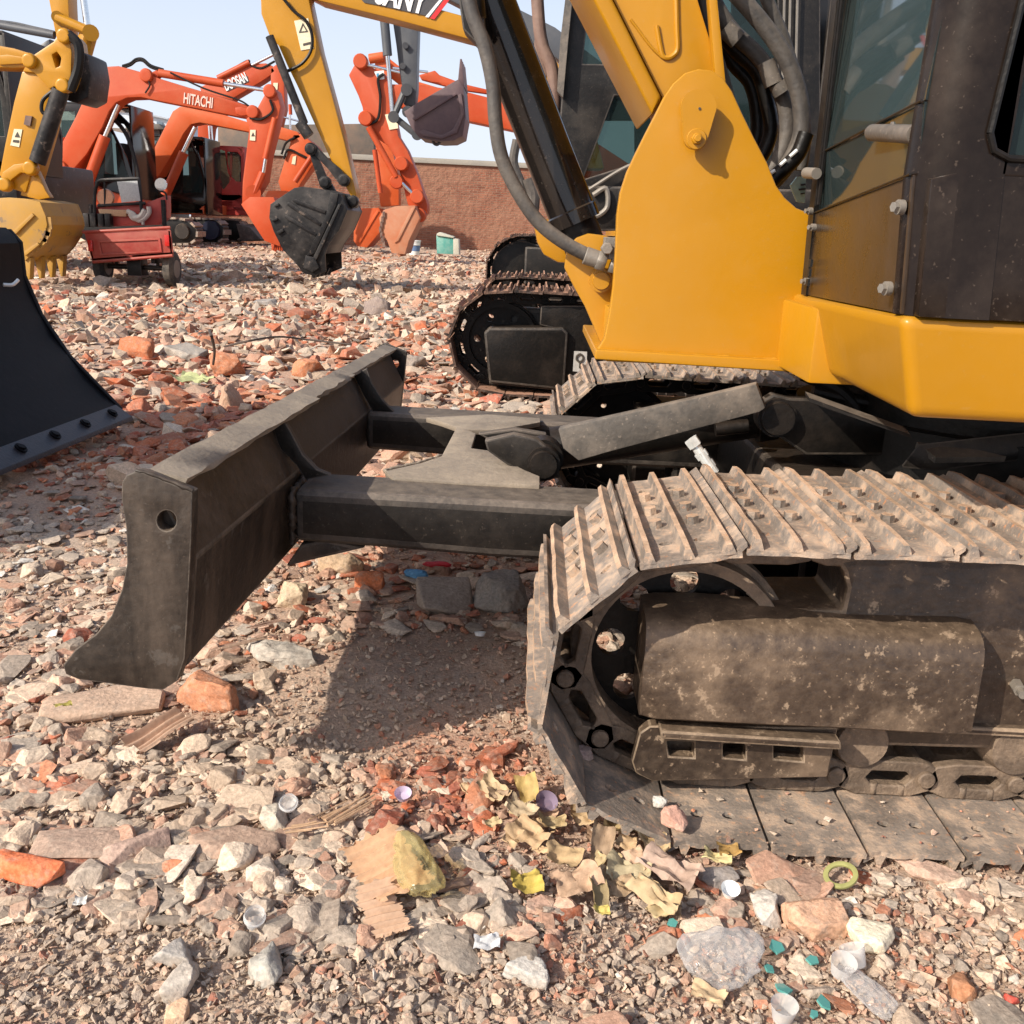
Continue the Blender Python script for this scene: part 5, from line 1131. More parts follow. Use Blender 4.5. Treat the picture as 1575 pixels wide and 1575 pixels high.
# ---- right-hand orange pair
E4 = thing('excavator', 'orange excavator right of the black bucket, arm leaning down to a brown worn bucket', 'excavator', (3.5, 23, 0))
Y4_ = 22.0
bm = nb(); slab(bm, P2([(390, 330), (432, 255), (450, 252), (475, 275), (500, 300), (540, 315), (565, 350), (590, 500), (610, 600), (648, 660), (690, 760), (737, 900), (737, 940), (705, 962), (650, 900), (600, 700), (560, 640), (500, 600), (462, 540), (450, 470), (432, 420)]), Y4_, .5); ar = build('arm', bm, ORG, E4, bevel=.03)
bm = nb(); slab(bm, P2([(530, 370), (700, 372), (900, 402), (1010, 430), (1110, 462), (1500, 640), (1900, 900), (1800, 1000), (1400, 780), (1115, 575), (900, 530), (690, 500), (565, 450), (535, 400)]), Y4_+.1, .5); bo = build('boom', bm, ORG, E4, bevel=.03)
bm = nb(); slab(bm, P2([(700, 330), (770, 310), (790, 330), (900, 370), (1005, 395), (1000, 412), (880, 395), (710, 350)]), Y4_+.2, .2); build('arm_cylinder', bm, ORG, bo, bevel=.02)
rods(ar, Y4_, [('r', z2(470, 285), z2(700, 340), 2), ('r', z2(585, 300), z2(740, 318), 1.8)])
rods(ar, Y4_-.12, [('b', z2(478, 560), z2(600, 780), 4.5), ('r', z2(600, 780), z2(690, 870), 2.6), ('b', z2(505, 660), z2(530, 850), 3.5)])
bm = nb(); tube(bm, [A(*z2(*p), Y4_-.06) for p in ((545, 325), (520, 350), (530, 430), (520, 520), (480, 550))], .03, 6); build('arm_hose', bm, DARK, ar)
bm = nb()
for p, q in (((600, 800), (600, 800)), ((690, 865), (690, 865)), ((620, 720), (620, 720)), ((462, 520), (462, 520)), ((440, 268), (440, 268)), ((700, 948), (700, 948))): lathe(bm, A(*z2(*p), Y4_-.16), (0, 1, 0), [(0, .06), (0, .13), (.03, .15), (.2, .15)], 16)
build('pin', bm, ORG, ar)
bm = nb(); slab(bm, P2([(550, 505), (600, 495), (608, 565), (570, 572)]), Y4_-.02, .01); build('warning_sticker', bm, STK, ar)
bm = nb(); slab(bm, P2([(502, 315), (545, 310), (548, 348), (520, 352)]), Y4_-.02, .01); build('white_sticker', bm, WHT, ar)
bm = nb(); slab(bm, P2([(512, 324), (522, 322), (524, 336), (514, 338)]), Y4_-.026, .004); build('sticker_print', bm, plain('blue_print', (.05, .25, .4)), ar)
b = make_bucket(E4, P2([(525, 960), (545, 925), (600, 908), (682, 905), (704, 960), (655, 1060), (638, 1120), (580, 1115), (560, 1060), (530, 1010)]), Y4_-.5, 1.1, paint('rusty_orange_bucket', (.42, .14, .06), .55, (.45, .28, .18), .6, 1.5, bump=.06), ribs=[P2([(668, 915), (684, 912), (610, 1060), (592, 1070)])], teeth=[(z2(610, 1100), z2(612, 1132))])
bm = nb()
for k in range(7): p = A(*z2(530+4*abs(k-3)**1.2, 945+k*22), Y4_-.53); box(bm, p, (.05, .02, .12))
build('wear_bolts', bm, BRN, b)
bm = nb(); box(bm, (6.6, 23, 1.6), (3, 2.6, 1.6)); box(bm, (6.2, 23, .5), (4, 2.8, .8)); build('upper_body', bm, ORG, E4, bevel=.05)
E5 = thing('excavator', 'orange excavator hidden behind the leaning arm, its bright orange bucket showing', 'excavator', (-2.5, 27, 0))
Y5_ = 26.0
bm = nb(); slab(bm, P2([(505, 560), (560, 560), (610, 780), (612, 905), (530, 910), (515, 780)]), Y5_, .45); ar = build('arm', bm, ORG2, E5, bevel=.03)
bm = nb(); cyl(bm, A(*z2(480, 260), Y5_), A(*z2(545, 250), Y5_), .12, n=12); slab(bm, P2([(505, 270), (540, 238), (560, 260), (575, 400), (560, 560), (510, 560)]), Y5_, .4); slab(bm, P2([(540, 240), (560, 250), (700, 360), (1100, 480), (1100, 560), (700, 440), (560, 330)]), Y5_+.5, .4); build('boom', bm, ORG2, E5, bevel=.03)
make_bucket(E5, P2([(415, 930), (450, 918), (522, 915), (545, 960), (545, 1000), (500, 1055), (470, 1090), (428, 1085), (412, 1060)]), Y5_-.5, 1.1, ORG2, ribs=[P2([(515, 925), (524, 930), (440, 1070), (428, 1066)])])

# ================================================================ red cargo tricycle
TR = thing('cargo_tricycle', 'small faded red cargo tricycle seen from behind, with a black cab rail and round mirror', 'tricycle', (-4.75, 11.6, 0))
yT = 11.1
bm = nb(); solid(bm, [[A(x, y, yT) for x, y in ((130, 359), (262, 354), (266, 392), (142, 402))]], (0, .03, 0)); tg = build('tailgate', bm, RED, TR, bevel=.006)
bm = nb(); solid(bm, [[A(x, y, yT-.015) for x, y in ((150, 370), (246, 366), (249, 388), (154, 393))], [A(x, y, yT-.015) for x, y in ((153, 373), (243, 369), (246, 386), (157, 390))]], (0, .012, 0)); cyl(bm, A(127, 357, yT), A(262, 350, yT), .018, n=10); cyl(bm, A(143, 403, yT), A(266, 393, yT), .018, n=10); build('tailgate_rim', bm, RED, tg, bevel=.002)
sd = Vector((-.52, 1.35, 0)); s0 = A(130, 359, yT); s1 = A(142, 402, yT); s2 = A(266, 392, yT); s3 = A(262, 354, yT)
bm = nb(); solid(bm, [[s0, s1, s1+sd, s0+sd]], (.025, 0, 0)); solid(bm, [[s3, s2, s2+sd, s3+sd]], (-.025, 0, 0)); solid(bm, [[s1, s2, s2+sd, s1+sd]], (0, 0, .03)); solid(bm, [[s0+sd, s1+sd, s2+sd, s3+sd]], (0, -.025, 0)); build('cargo_bed', bm, RED, TR, bevel=.005)
for x, y in ((139, 378), (257, 370)):
    bm = nb(); p = A(x, y, yT-.02); box(bm, p, (.05, .02, .12)); build('tail_lamp', bm, plain('red_lamp', (.5, .02, .015), .2), TR, bevel=.006)
for x in (159, 264):
    bm = nb(); c = A(x, 412 if x < 200 else 407, yT+.25); c.z = .185; lathe(bm, c-Vector((.055, 0, 0)), (1, 0, 0), [(0, .09), (0, .16), (.02, .195), (.09, .195), (.11, .16), (.11, .09)], 28); wh = build('wheel', bm, TYRE, TR)
    bm = nb(); lathe(bm, c-Vector((.06, 0, 0)), (1, 0, 0), [(0, .03), (0, .1), (.12, .1), (.12, .03)], 20); build('rim', bm, BOLT, wh)
bm = nb(); c0 = A(159, 412, yT+.25); c0.z = .185; c1 = A(264, 407, yT+.25); c1.z = .185; cyl(bm, c0, c1, .03, n=10); box(bm, (c0+c1)/2, (.16, .2, .18)); 
for k in (.2, .8): p = c0+(c1-c0)*k; box(bm, p+Vector((0, .1, .08)), (.04, .5, .05)); cyl(bm, p, p+Vector((0, 0, .16)), .02, n=8)
build('rear_axle', bm, DARK, TR, bevel=.004)
bm = nb(); c = (c0+c1)/2+Vector((-.75, 1.9, 0)); lathe(bm, c-Vector((.04, 0, 0)), (1, 0, 0), [(0, .09), (0, .17), (.02, .185), (.06, .185), (.08, .17), (.08, .09)], 24); build('front_wheel', bm, TYRE, TR)
yR = yT+1.45
def TT(x, y): return A(*z1(x, y), yR)
bm = nb(); tube(bm, [TT(x, y) for x, y in ((415, 990), (418, 860), (428, 812), (445, 795), (530, 790), (600, 788), (612, 800), (620, 880), (625, 960))], .022, 8, k=4); tube(bm, [TT(432, 905), TT(640, 895)], .02, 6, sm=False); tube(bm, [TT(400, 900), TT(402, 1000)], .03, 6, sm=False); tube(bm, [TT(718, 880), TT(725, 1000)], .03, 6, sm=False); tube(bm, [TT(460, 795), TT(462, 900)], .012, 6, sm=False)
tube(bm, [TT(700, 840), TT(728, 850), TT(735, 880)], .012, 6); build('cab_rail', bm, GLB, TR)
bm = nb(); slab(bm, P1([(515, 800), (605, 796), (618, 885), (535, 892)]), yR-.03, .012); build('white_panel', bm, plain('grey_white_panel', (.42, .43, .42)), TR, bevel=.003)
bm = nb(); slab(bm, P1([(400, 905), (640, 895), (735, 860), (735, 960), (700, 990), (420, 1000)]), yR+.05, .15); build('cab_apron', bm, RC, TR, bevel=.01)
bm = nb(); slab(bm, P1([(430, 920), (560, 925), (555, 955), (440, 950)]), yR, .05); build('seat_pad', bm, plain('tan_cover', (.45, .27, .15)), TR, bevel=.01)
bm = nb(); lathe(bm, TT(708, 812), (0, 1, -.1), [(0, .02), (0, .075), (.02, .075), (.03, .05)], 24); build('mirror', bm, plain('mirror_glass', (.75, .82, .92), .08, .7), TR)
bm = nb(); lathe(bm, TT(462, 870), (0, 1, -.1), [(0, .03), (0, .1), (.03, .11), (.06, .05)], 20); build('mirror', bm, plain('orange_lens', (.5, .22, .1), .3), TR)
bm = nb(); tube(bm, [TT(x, y) for x, y in ((560, 930), (590, 945), (600, 965), (625, 970), (655, 940), (655, 910))], .03, 8); tube(bm, [TT(x, y) for x, y in ((575, 940), (590, 960), (620, 955), (640, 925))], .04, 8); tube(bm, [TT(628, 960), TT(630, 990)], .02, 6, sm=False); build('handlebar', bm, plain('dirty_white_plastic', (.5, .46, .4), .5), TR)
bm = nb()
for x in (385, 415, 450, 480): box(bm, TT(x, 970), (.07, .1, .16))
build('battery_box', bm, GLB, TR, bevel=.01)

# ================================================================ dark dozer blade at the left edge
BD = thing('dozer_blade', 'large black curved dozer blade with bolted cutting edge, cropped by the left edge', 'dozer blade', (-1.72, 3.2, 0))
yb = 3.45
pf = [(10, 350), (22, 362), (30, 374), (33, 395), (36, 425), (46, 452), (60, 482), (80, 516), (104, 546), (132, 580), (160, 608), (186, 630)]
front = [A(x, y, yb) for x, y in pf]; bk_ = [p+Vector((-.035-.02*math.sin(i/len(pf)*3.1), 0, .0)) for i, p in enumerate(front)]
bk_ = list(reversed(bk_)); dv = Vector((-.08, -1.75, 0))
BMAT = paint('blue_black_paint', (.0035, .0035, .005), .5, (.2, .18, .18), .02, 4, bump=.03, updust=.04, speckle=.06, spec=.08)
bm = nb(); solid(bm, [front+bk_], dv); build('moldboard', bm, BMAT, BD, bevel=.003, ang=25)
bm = nb(); solid(bm, [[A(x, y, yb+.0) for x, y in ((-20, 358), (12, 352), (30, 372), (36, 424), (62, 484), (106, 548), (186, 630), (150, 640), (80, 600), (20, 540), (-20, 480))]], (0, .025, 0)); build('end_plate', bm, BMAT, BD, bevel=.003)
bm = nb(); q = [A(x, y, yb) for x, y in ((178, 622), (203, 640), (206, 646), (176, 640))]; solid(bm, [q], dv); ce = build('cutting_edge', bm, paint('blue_grey_edge', (.012, .014, .022), .4, (.2, .18, .18), .12, 6, updust=.22), BD, bevel=.002)
for k in range(9):
    bm = nb(); p = A(190, 630, yb)+dv*((k+.45)/9.0)+Vector((0, 0, .002)); hexb(bm, p, (.5, 0, 1), .014, .010); cyl(bm, p, p+Vector((.003, 0, .004)), .019, n=14); build('edge_bolt', bm, BMAT, ce)
bm = nb(); solid(bm, [[A(x, y, yb-.4) for x, y in ((-60, 440), (20, 440), (60, 520), (60, 560), (-60, 560))]], (0, -.9, 0)); bmesh.ops.translate(bm, verts=bm.verts, vec=(-.35, 0, 0)); build('push_arm', bm, BMAT, BD)
bm = nb(); p = A(5, 438, 3.2); tube(bm, [p, p+Vector((.02, .02, 0)), p+Vector((.03, .04, .015))], .006, 8); build('edge_fitting', bm, STL, BD)
# ================================================================ wall and what stands along it
def brick_mat():
    m, t, b = nodes('old_brick'); tc = N(t, 'ShaderNodeTexCoord').outputs['Object']
    sx = N(t, 'ShaderNodeSeparateXYZ'); t.links.new(tc, sx.inputs[0]); cb = N(t, 'ShaderNodeCombineXYZ'); t.links.new(sx.outputs[0], cb.inputs[0]); t.links.new(sx.outputs[2], cb.inputs[1])
    br = N(t, 'ShaderNodeTexBrick'); t.links.new(cb.outputs[0], br.inputs['Vector']); br.inputs['Scale'].default_value = 1
    br.inputs['Brick Width'].default_value = .25; br.inputs['Row Height'].default_value = .075; br.inputs['Mortar Size'].default_value = .009
    br.inputs['Color1'].default_value = (.34, .125, .07, 1); br.inputs['Color2'].default_value = (.21, .075, .045, 1); br.inputs['Mortar'].default_value = (.30, .19, .13, 1); br.inputs['Bias'].default_value = .1
    f, n = noise_fac(t, tc, .8, 8, .42, .62); f2, n2 = noise_fac(t, tc, 5, 8, .50, .62)
    c = mixc(t, mathn(t, 'MULTIPLY', f, .7), br.outputs['Color'], (.36, .19, .12)); c = mixc(t, mathn(t, 'MULTIPLY', f2, .5), c, (.27, .12, .075))
    t.links.new(c, b.inputs['Base Color']); b.inputs['Roughness'].default_value = .95
    bp = N(t, 'ShaderNodeBump'); bp.inputs['Strength'].default_value = 1; bp.inputs['Distance'].default_value = .08
    t.links.new(mathn(t, 'SUBTRACT', n2.outputs['Fac'], mathn(t, 'MULTIPLY', br.outputs['Fac'], .6)), bp.inputs['Height']); t.links.new(bp.outputs[0], b.inputs['Normal']); return m
CONC = paint('weathered_concrete', (.30, .28, .24), .8, (.38, .33, .26), .4, 1.5, bump=.4, fine=12, updust=.2)
wb, wt = A(560, 392, 33.3), A(560, 243, 33.3); rt = A(800, 262, 33.8)
k = (rt-wt)/(rt.x-wt.x); k.z = 0
def wx(x): p = wt+k*(x-wt.x); return p
L_, R_ = wx(-11.2), wx(22)
ztop = (wt.z+rt.z)/2; zl = wt.z; zr = rt.z+ (rt.z-wt.z)*1.2
wall = thing('brick_wall', 'long rough red brick wall with a concrete coping closing the yard', 'wall', (-4, 28, 0))
bm = nb(); solid(bm, [[(L_.x, L_.y, -.4), (R_.x, R_.y, -.4), (R_.x, R_.y, ztop), (L_.x, L_.y, ztop)]], (0, .36, 0)); build('wall', bm, brick_mat(), wall)
bm = nb(); solid(bm, [[(L_.x, L_.y-.08, ztop+.003), (R_.x, R_.y-.08, ztop+.003), (R_.x, R_.y-.08, ztop+.17), (L_.x, L_.y-.08, ztop+.17)]], (0, .5, 0)); build('coping', bm, CONC, wall, bevel=.02)
bm = nb(); a = A(335, 260, 34.4); b_ = A(575, 260, 34.4); c_ = A(575, 190, 34.4); d_ = A(335, 193, 34.4)
TARP = paint('stained_camouflage_sheet', (.10, .085, .07), .7, (.28, .17, .11), .7, .9, chips=(.05, .06, .08), bump=.3, fine=8, updust=.1)
solid(bm, [[a, b_, c_, d_]], (0, 2.4, 0)); o = build('storage_container', bm, TARP, loc=(wb.x, 34.4, 0), bevel=.02); tag(o, 'rust-stained dark container rising above the brick wall behind the bent orange booms', 'container')
BW = plain('pale_blue_cladding', (.50, .56, .62), .5, fine=1.5, var=.06)
bld = thing('warehouse', 'pale blue-white warehouse with a sloping roofline seen far off between the orange booms', 'building', (-24, 60, 0))
bm = nb(); slab(bm, P1([(430, 560), (430, 462), (520, 470), (738, 520), (760, 575)]), 60, 8); build('wall', bm, BW, bld)
bm = nb(); slab(bm, P1([(425, 462), (520, 470), (742, 520), (742, 527), (520, 478), (425, 470)]), 59.7, 8.5); build('roof', bm, plain('grey_roof', (.35, .38, .42), .6), bld)
for x0 in (596, 650, 690):
    bm = nb(); slab(bm, P1([(x0, 536), (x0+26, 540), (x0+26, 560), (x0, 558)]), 59.9, .1); build('window', bm, plain('dark_pane', (.12, .16, .2), .15), bld)
bm = nb(); slab(bm, P1([(310, 520), (310, 400), (440, 430), (440, 520)]), 70, 6); o = build('far_shed', bm, BW, loc=(-35, 70, 0)); tag(o, 'pale far-off shed roof just above the cab roofs at the left', 'building')
# pail and carton
PL = thing('pail', 'white plastic pail with a faded blue band at the foot of the brick wall', 'pail', (*A(637, 390, 26)[0:2], .0))
pb = A(637, 391, 26); pz = gz1(pb.x, pb.y)
bm = nb(); lathe(bm, (pb.x, 26, pb.z-.02), (0, 0, 1), [(0, .05), (0, .13), (.34, .165), (.34, .175), (.37, .175), (.37, .15), (.10, .13)], 28); build('tub', bm, WHT, PL)
bm = nb(); lathe(bm, (pb.x, 26, pb.z+.08), (0, 0, 1), [(0, .10), (0, .145), (.14, .156), (.14, .1)], 28); build('label_band', bm, plain('faded_blue', (.12, .2, .36)), PL)
bm = nb(); pp = smooth_path([(pb.x-.16, 26, pb.z+.32), (pb.x-.1, 25.85, pb.z+.24), (pb.x+.1, 25.85, pb.z+.24), (pb.x+.16, 26, pb.z+.32)], 4); tube(bm, pp, .008, 6, sm=False); build('handle', bm, STL, PL)
CT = thing('carton', 'torn teal and white carton tipped over by the brick wall', 'carton', (*A(688, 391, 25.5)[0:2], 0))
bm = nb(); slab(bm, [(671, 362), (697, 366), (697, 391), (672, 390)], 25.5, .5); build('side', bm, paint('teal_print', (.03, .28, .24), .6, (.4, .5, .42), .5, 3), CT, bevel=.01)
bm = nb(); slab(bm, [(697, 366), (705, 368), (706, 392), (697, 391)], 25.48, .5); slab(bm, [(672, 359), (676, 357), (698, 364), (697, 366), (671, 362)], 25.45, .5); build('flap', bm, paint('white_board', (.5, .5, .42), .7, (.4, .34, .26), .4, 4), CT, bevel=.006)

# ================================================================ single rocks and litter, each its own thing
def rock(name, px, size, asp, col, label, cat, seed, yaw=0, tilt=(0, 0), sub=3, amp=.05, lift=0, z=None, emb=.25, n=14, holes=0, sharp=.55):
    r = random.Random(seed); bm = nb(); vs = []
    for i in range(n):
        v = Vector((r.uniform(-1, 1), r.uniform(-1, 1), r.uniform(-1, 1))); mx = max(abs(c) for c in v); v = v/(mx*sharp+v.length*(1-sharp))
        vs.append(bm.verts.new((v.x*asp[0]*.5*size, v.y*asp[1]*.5*size, v.z*asp[2]*.5*size)))
    h = bmesh.ops.convex_hull(bm, input=vs); junk = [g for g in h['geom_interior'] if isinstance(g, bmesh.types.BMVert)]
    if junk: bmesh.ops.delete(bm, geom=junk, context='VERTS')
    bmesh.ops.dissolve_limit(bm, angle_limit=R(16), verts=bm.verts, edges=bm.edges)
    bmesh.ops.bevel(bm, geom=list(bm.edges), offset=size*.02, segments=1, profile=.7, affect='EDGES', clamp_overlap=True)
    bmesh.ops.triangulate(bm, faces=bm.faces)
    for k in range(sub): bmesh.ops.subdivide_edges(bm, edges=[e for e in bm.edges if e.calc_length() > size*.05], cuts=1); bmesh.ops.triangulate(bm, faces=bm.faces)
    bm.normal_update(); S = 1/size
    for v in bm.verts:
        p = v.co*S*3+Vector((seed, 0, 0)); d = mnoise.noise(p)*.7+mnoise.noise(p*2.9)*.4+mnoise.noise(p*7)*.25
        v.co += v.normal*d*amp*size
    rot = Matrix.Rotation(yaw, 3, 'Z') @ Matrix.Rotation(tilt[0], 3, 'X') @ Matrix.Rotation(tilt[1], 3, 'Y')
    bmesh.ops.rotate(bm, verts=bm.verts, matrix=rot, cent=(0, 0, 0))
    zs = [v.co.z for v in bm.verts]; hgt = max(zs)-min(zs)
    p = G(*px, 0) if z is None else G(*px, z); g = gz1(p.x, p.y) if z is None else z
    # aim the centre of the rock at the given spot
    zc = g+hgt*(.5-emb)+lift; p = G(*px, zc)
    bmesh.ops.translate(bm, verts=bm.verts, vec=(p.x, p.y, zc-(max(zs)+min(zs))/2))
    base = (p.x, p.y, zc-hgt/2)
    o = build(name, bm, STONE, loc=base, ang=40); me = o.data
    ca = me.color_attributes.new('Col', 'FLOAT_COLOR', 'POINT'); buf = []
    for v in me.vertices:
        q = mnoise.noise(v.co*S*2+Vector((seed*2, 1, 0)))*.18+1; buf += [min(1, c*q) for c in col]+[1]
    ca.data.foreach_set('color', buf)
    tag(o, label, cat); return o
OR_ = (.62, .17, .06); PK = (.52, .30, .20); WH = (.78, .70, .56); GR = (.36, .33, .29); BG = (.48, .38, .28); PKL = (.60, .40, .30)
rock('concrete_slab_piece', (686, 918), .125, (1, .95, .34), (.40, .33, .27), 'flat squarish tan concrete slab lying in shade under the blade arm', 'rubble slab', 11, yaw=.25, tilt=(.22, 0), n=26, sharp=.95, amp=.015, emb=.2)
rock('boulder', (770, 915), .13, (1, .95, .9), (.30, .275, .245), 'rounded grey rock beside the flat slab, next to the front of the near track', 'rock', 12, amp=.06, sharp=.2, n=26, emb=.25)
rock('brick_lump', (568, 897), .072, (1, .8, .8), OR_, 'bright orange brick lump lit by sun under the blade arm', 'brick piece', 13, amp=.05)
rock('boulder', (522, 868), .12, (1, .7, .6), (.50, .35, .22), 'ochre rock directly below the blade arm close to the blade', 'rock', 14, amp=.05, sharp=.3, n=22)
rock('mortar_lump', (448, 915), .075, (1, .8, .85), (.55, .42, .28), 'sunlit yellowish mortar lump behind the lower edge of the near blade', 'rock', 15)
rock('brick_lump', (325, 1068), .11, (1, .75, .65), (.55, .22, .11), 'large orange and grey dirty brick lump touching the lower corner of the near blade', 'brick piece', 16, yaw=-.3, n=18, sharp=.8)
rock('plaster_slab', (430, 1012), .16, (1, .6, .36), (.46, .42, .36), 'pale grey craggy slab half sunk in the soil right of the blade', 'rubble slab', 17, amp=.07, emb=.5, yaw=.1)
rock('brick_slab', (160, 1082), .19, (1, .52, .16), (.52, .36, .26), 'broad flat pinkish brick slab lying below the blade tip', 'rubble slab', 18, yaw=.25, n=26, sharp=.95, amp=.018, emb=.3)
rock('brick_fragment', (42, 1334), .082, (1.1, .42, .36), (.85, .20, .07), 'vivid orange grooved brick fragment at the left edge of the photo', 'brick piece', 19, yaw=-.28, n=24, sharp=.98, amp=.012, emb=.05, sub=3)
rock('brick_lump', (1252, 1410), .078, (1, .82, .62), (.66, .38, .24), 'pinkish orange brick chunk in front of the track shoes, left of the white stone', 'brick piece', 20, amp=.05, n=18, sharp=.7)
rock('white_stone', (1340, 1441), .058, (1, .8, .5), (.92, .82, .62), 'cream white angular stone in front of the track shoes', 'stone', 21, amp=.03, n=18, sharp=.7)
rock('grey_white_rock', (1178, 1400), .065, (.6, 1, .5), (.58, .53, .47), 'mottled pale rock just left of the pink brick chunk', 'rock', 22, amp=.07)
rock('grey_lump', (1105, 1350), .055, (1, .6, .5), (.30, .27, .25), 'dark grey lump behind the white bottle cap near the scraps', 'rock', 23)
rock('white_lump', (808, 1498), .058, (1, .7, .5), (.56, .53, .48), 'white crusted lump at the bottom middle of the photo', 'rock', 24, amp=.06)
rock('tan_stone', (430, 1262), .055, (1, .85, .8), (.62, .55, .44), 'round pale stone with a bottle neck lying on it', 'rock', 25, amp=.04)
rock('brown_slab', (355, 1300), .12, (1, .55, .22), (.40, .27, .20), 'flat brown shard among the bricks left of the pale round stone', 'rubble slab', 26, yaw=.4, emb=.3, n=20, sharp=.9, amp=.02)
rock('brown_slab', (135, 1300), .14, (1, .5, .2), (.42, .29, .22), 'long flat brown slab behind the vivid orange brick fragment', 'rubble slab', 27, yaw=.15, emb=.3, n=20, sharp=.9, amp=.02)
rock('pink_slab', (205, 1300), .09, (1, .6, .3), (.50, .34, .27), 'pink-grey slab right of the long brown slab at the left', 'rubble slab', 28, yaw=.8, n=20, sharp=.9, amp=.02)
rock('grey_stone', (410, 1485), .058, (.7, 1, .6), (.42, .40, .35), 'upright grey oblong stone near the bottom left', 'rock', 29, amp=.04)
rock('grey_stone', (277, 1510), .052, (.7, 1, .6), (.52, .46, .39), 'pale grey stone low in the bottom left gravel', 'rock', 30, amp=.04)
rock('grey_stone', (268, 1465), .045, (1, .8, .6), (.44, .41, .37), 'grey rounded stone behind the pale one in the bottom left gravel', 'rock', 31, amp=.04)
rock('peach_stone', (273, 1556), .028, (.8, 1, .5), (.75, .48, .30), 'small peach-coloured brick chip at the bottom edge', 'brick piece', 32, n=18, sharp=.9, amp=.02)
rock('white_chip', (1012, 1232), .026, (1, .7, .6), (.68, .66, .60), 'small white stone lying on the lowest front track shoe', 'stone', 33, z=.022, emb=0)
rock('pink_chip', (1038, 1256), .040, (1, .8, .8), (.66, .36, .27), 'pink stone lying on the track shoe beside the small white one', 'stone', 34, z=.022, emb=0)
rock('dark_chip', (890, 1160), .040, (1.2, .6, .6), (.34, .24, .22), 'brown stone caught on the chain behind the front idler', 'stone', 35, z=.05, emb=0)
rock('brick_lump', (205, 538), .24, (1, .7, .7), (.55, .17, .07), 'orange brick lump standing out of the rubble between the two blades', 'brick piece', 36)
rock('concrete_lump', (285, 545), .26, (1, .8, .5), GR, 'grey concrete lump to the right of the orange brick lump in mid distance', 'rock', 37)
rock('brick_lump', (350, 560), .22, (1, .7, .6), (.52, .19, .09), 'orange brick lump just above the far end of the blade ledge', 'brick piece', 38)
rock('brick_lump', (475, 568), .20, (1, .8, .6), (.56, .20, .09), 'orange brick lump behind the middle of the near blade', 'brick piece', 39)
rock('dark_stone', (640, 560), .14, (1, .8, .9), (.24, .21, .19), 'dark pointed stone between the far blade end and the second track', 'rock', 40)
rock('dark_stone', (577, 475), .3, (1, .8, .8), (.20, .16, .15), 'dark brown rock in the mid-distance rubble left of the second track', 'rock', 41)
rock('grey_stone', (408, 467), .24, (1, .6, .5), (.27, .26, .25), 'rounded dark grey stone in the mid-distance rubble below the black bucket', 'rock', 42)
rock('pink_block', (165, 625), .26, (1, .5, .4), (.48, .24, .17), 'pink block in the rubble in front of the large black blade', 'brick piece', 43)
rock('tan_stone', (360, 615), .17, (.8, .8, .9), (.50, .30, .20), 'upright brown stone behind the ledge of the near blade', 'rock', 44)
rock('slag_lump', (1430, 1340), .10, (1, .35, .2), (.48, .32, .24), 'flat brown fibrous piece right of the yellow ring', 'rubble slab', 45, yaw=-.5, emb=.2)
rock('brown_cobble', (1478, 1520), .036, (.9, 1, .8), (.40, .17, .08), 'smooth rust-brown cobble at the bottom right', 'stone', 46, amp=.02, sharp=.1, n=24)

def place(bm, px, z, M=None):
    p = G(*px, z)
    if M: bmesh.ops.rotate(bm, verts=bm.verts, matrix=M, cent=(0, 0, 0))
    bmesh.ops.translate(bm, verts=bm.verts, vec=p); return p
def gz_px(px): p = G(*px, 0); return gz1(p.x, p.y)
# cardboard, ring, cups, caps, bags
def corr(name, px, w, h, yaw, tilt, label, seed, col, wave=.0022, per=.011, zc=.02, curl=.01):
    bm = nb(); nx_, ny_ = 60, 14; r = random.Random(seed); g = []
    for j in range(ny_+1):
        row = []
        for i in range(nx_+1):
            x = (i/nx_-.5)*w; y = (j/ny_-.5)*h
            e = 0
            if j in (0, ny_): y += r.uniform(-.004, .004)
            if i in (0, nx_): x += r.uniform(-.006, .006)
            z = wave*math.sin(x*2*math.pi/per)+curl*(x/w*2)**2+mnoise.noise(Vector((x*14, y*14, seed)))*.008
            row.append(bm.verts.new((x, y, z)))
        g.append(row)
    for j in range(ny_):
        for i in range(nx_): bm.faces.new((g[j][i], g[j][i+1], g[j+1][i+1], g[j+1][i]))
    ret = bmesh.ops.solidify(bm, geom=list(bm.faces), thickness=.002)
    M = Matrix.Rotation(yaw, 3, 'Z') @ Matrix.Rotation(tilt, 3, 'X'); z = gz_px(px)+zc
    p = place(bm, px, z, M); o = build(name, bm, plain(name+'_card', col, .85, bump=.2, fine=90), loc=p); tag(o, label, 'cardboard'); return o
corr('cardboard_sheet', (596, 1335), .12, .075, -1.0, .12, 'corrugated brown cardboard sheet under the yellowish cellophane', 51, (.55, .33, .19), zc=.018)
corr('cardboard_sheet', (590, 1405), .085, .045, -1.15, .1, 'lower torn strip of corrugated cardboard pointing to the bottom', 52, (.53, .34, .22), zc=.014)
corr('cardboard_sheet', (246, 1128), .05, .10, -.6, .15, 'small grooved brown board on the ground below the near blade', 53, (.48, .31, .21), zc=.02, wave=.004, per=.014)
def splinter(px, L, w, yaw, label, seed, z=.02, col=(.5, .32, .19)):
    r = random.Random(seed); bm = nb()
    for k in range(5):
        a = Vector((-L/2+r.uniform(0, .02), (k-2)*w/5, r.uniform(0, .006))); b_ = Vector((L/2-r.uniform(0, .03), (k-2)*w/5+r.uniform(-.004, .004), r.uniform(0, .006)))
        cyl(bm, a, b_, w*.13, w*.09, 5)
    p = place(bm, px, gz_px(px)+z, Matrix.Rotation(yaw, 3, 'Z')); o = build('wood_splinter', bm, plain('splintered_wood_%d' % seed, col, .85, bump=.4, fine=120), loc=p); tag(o, label, 'wood')
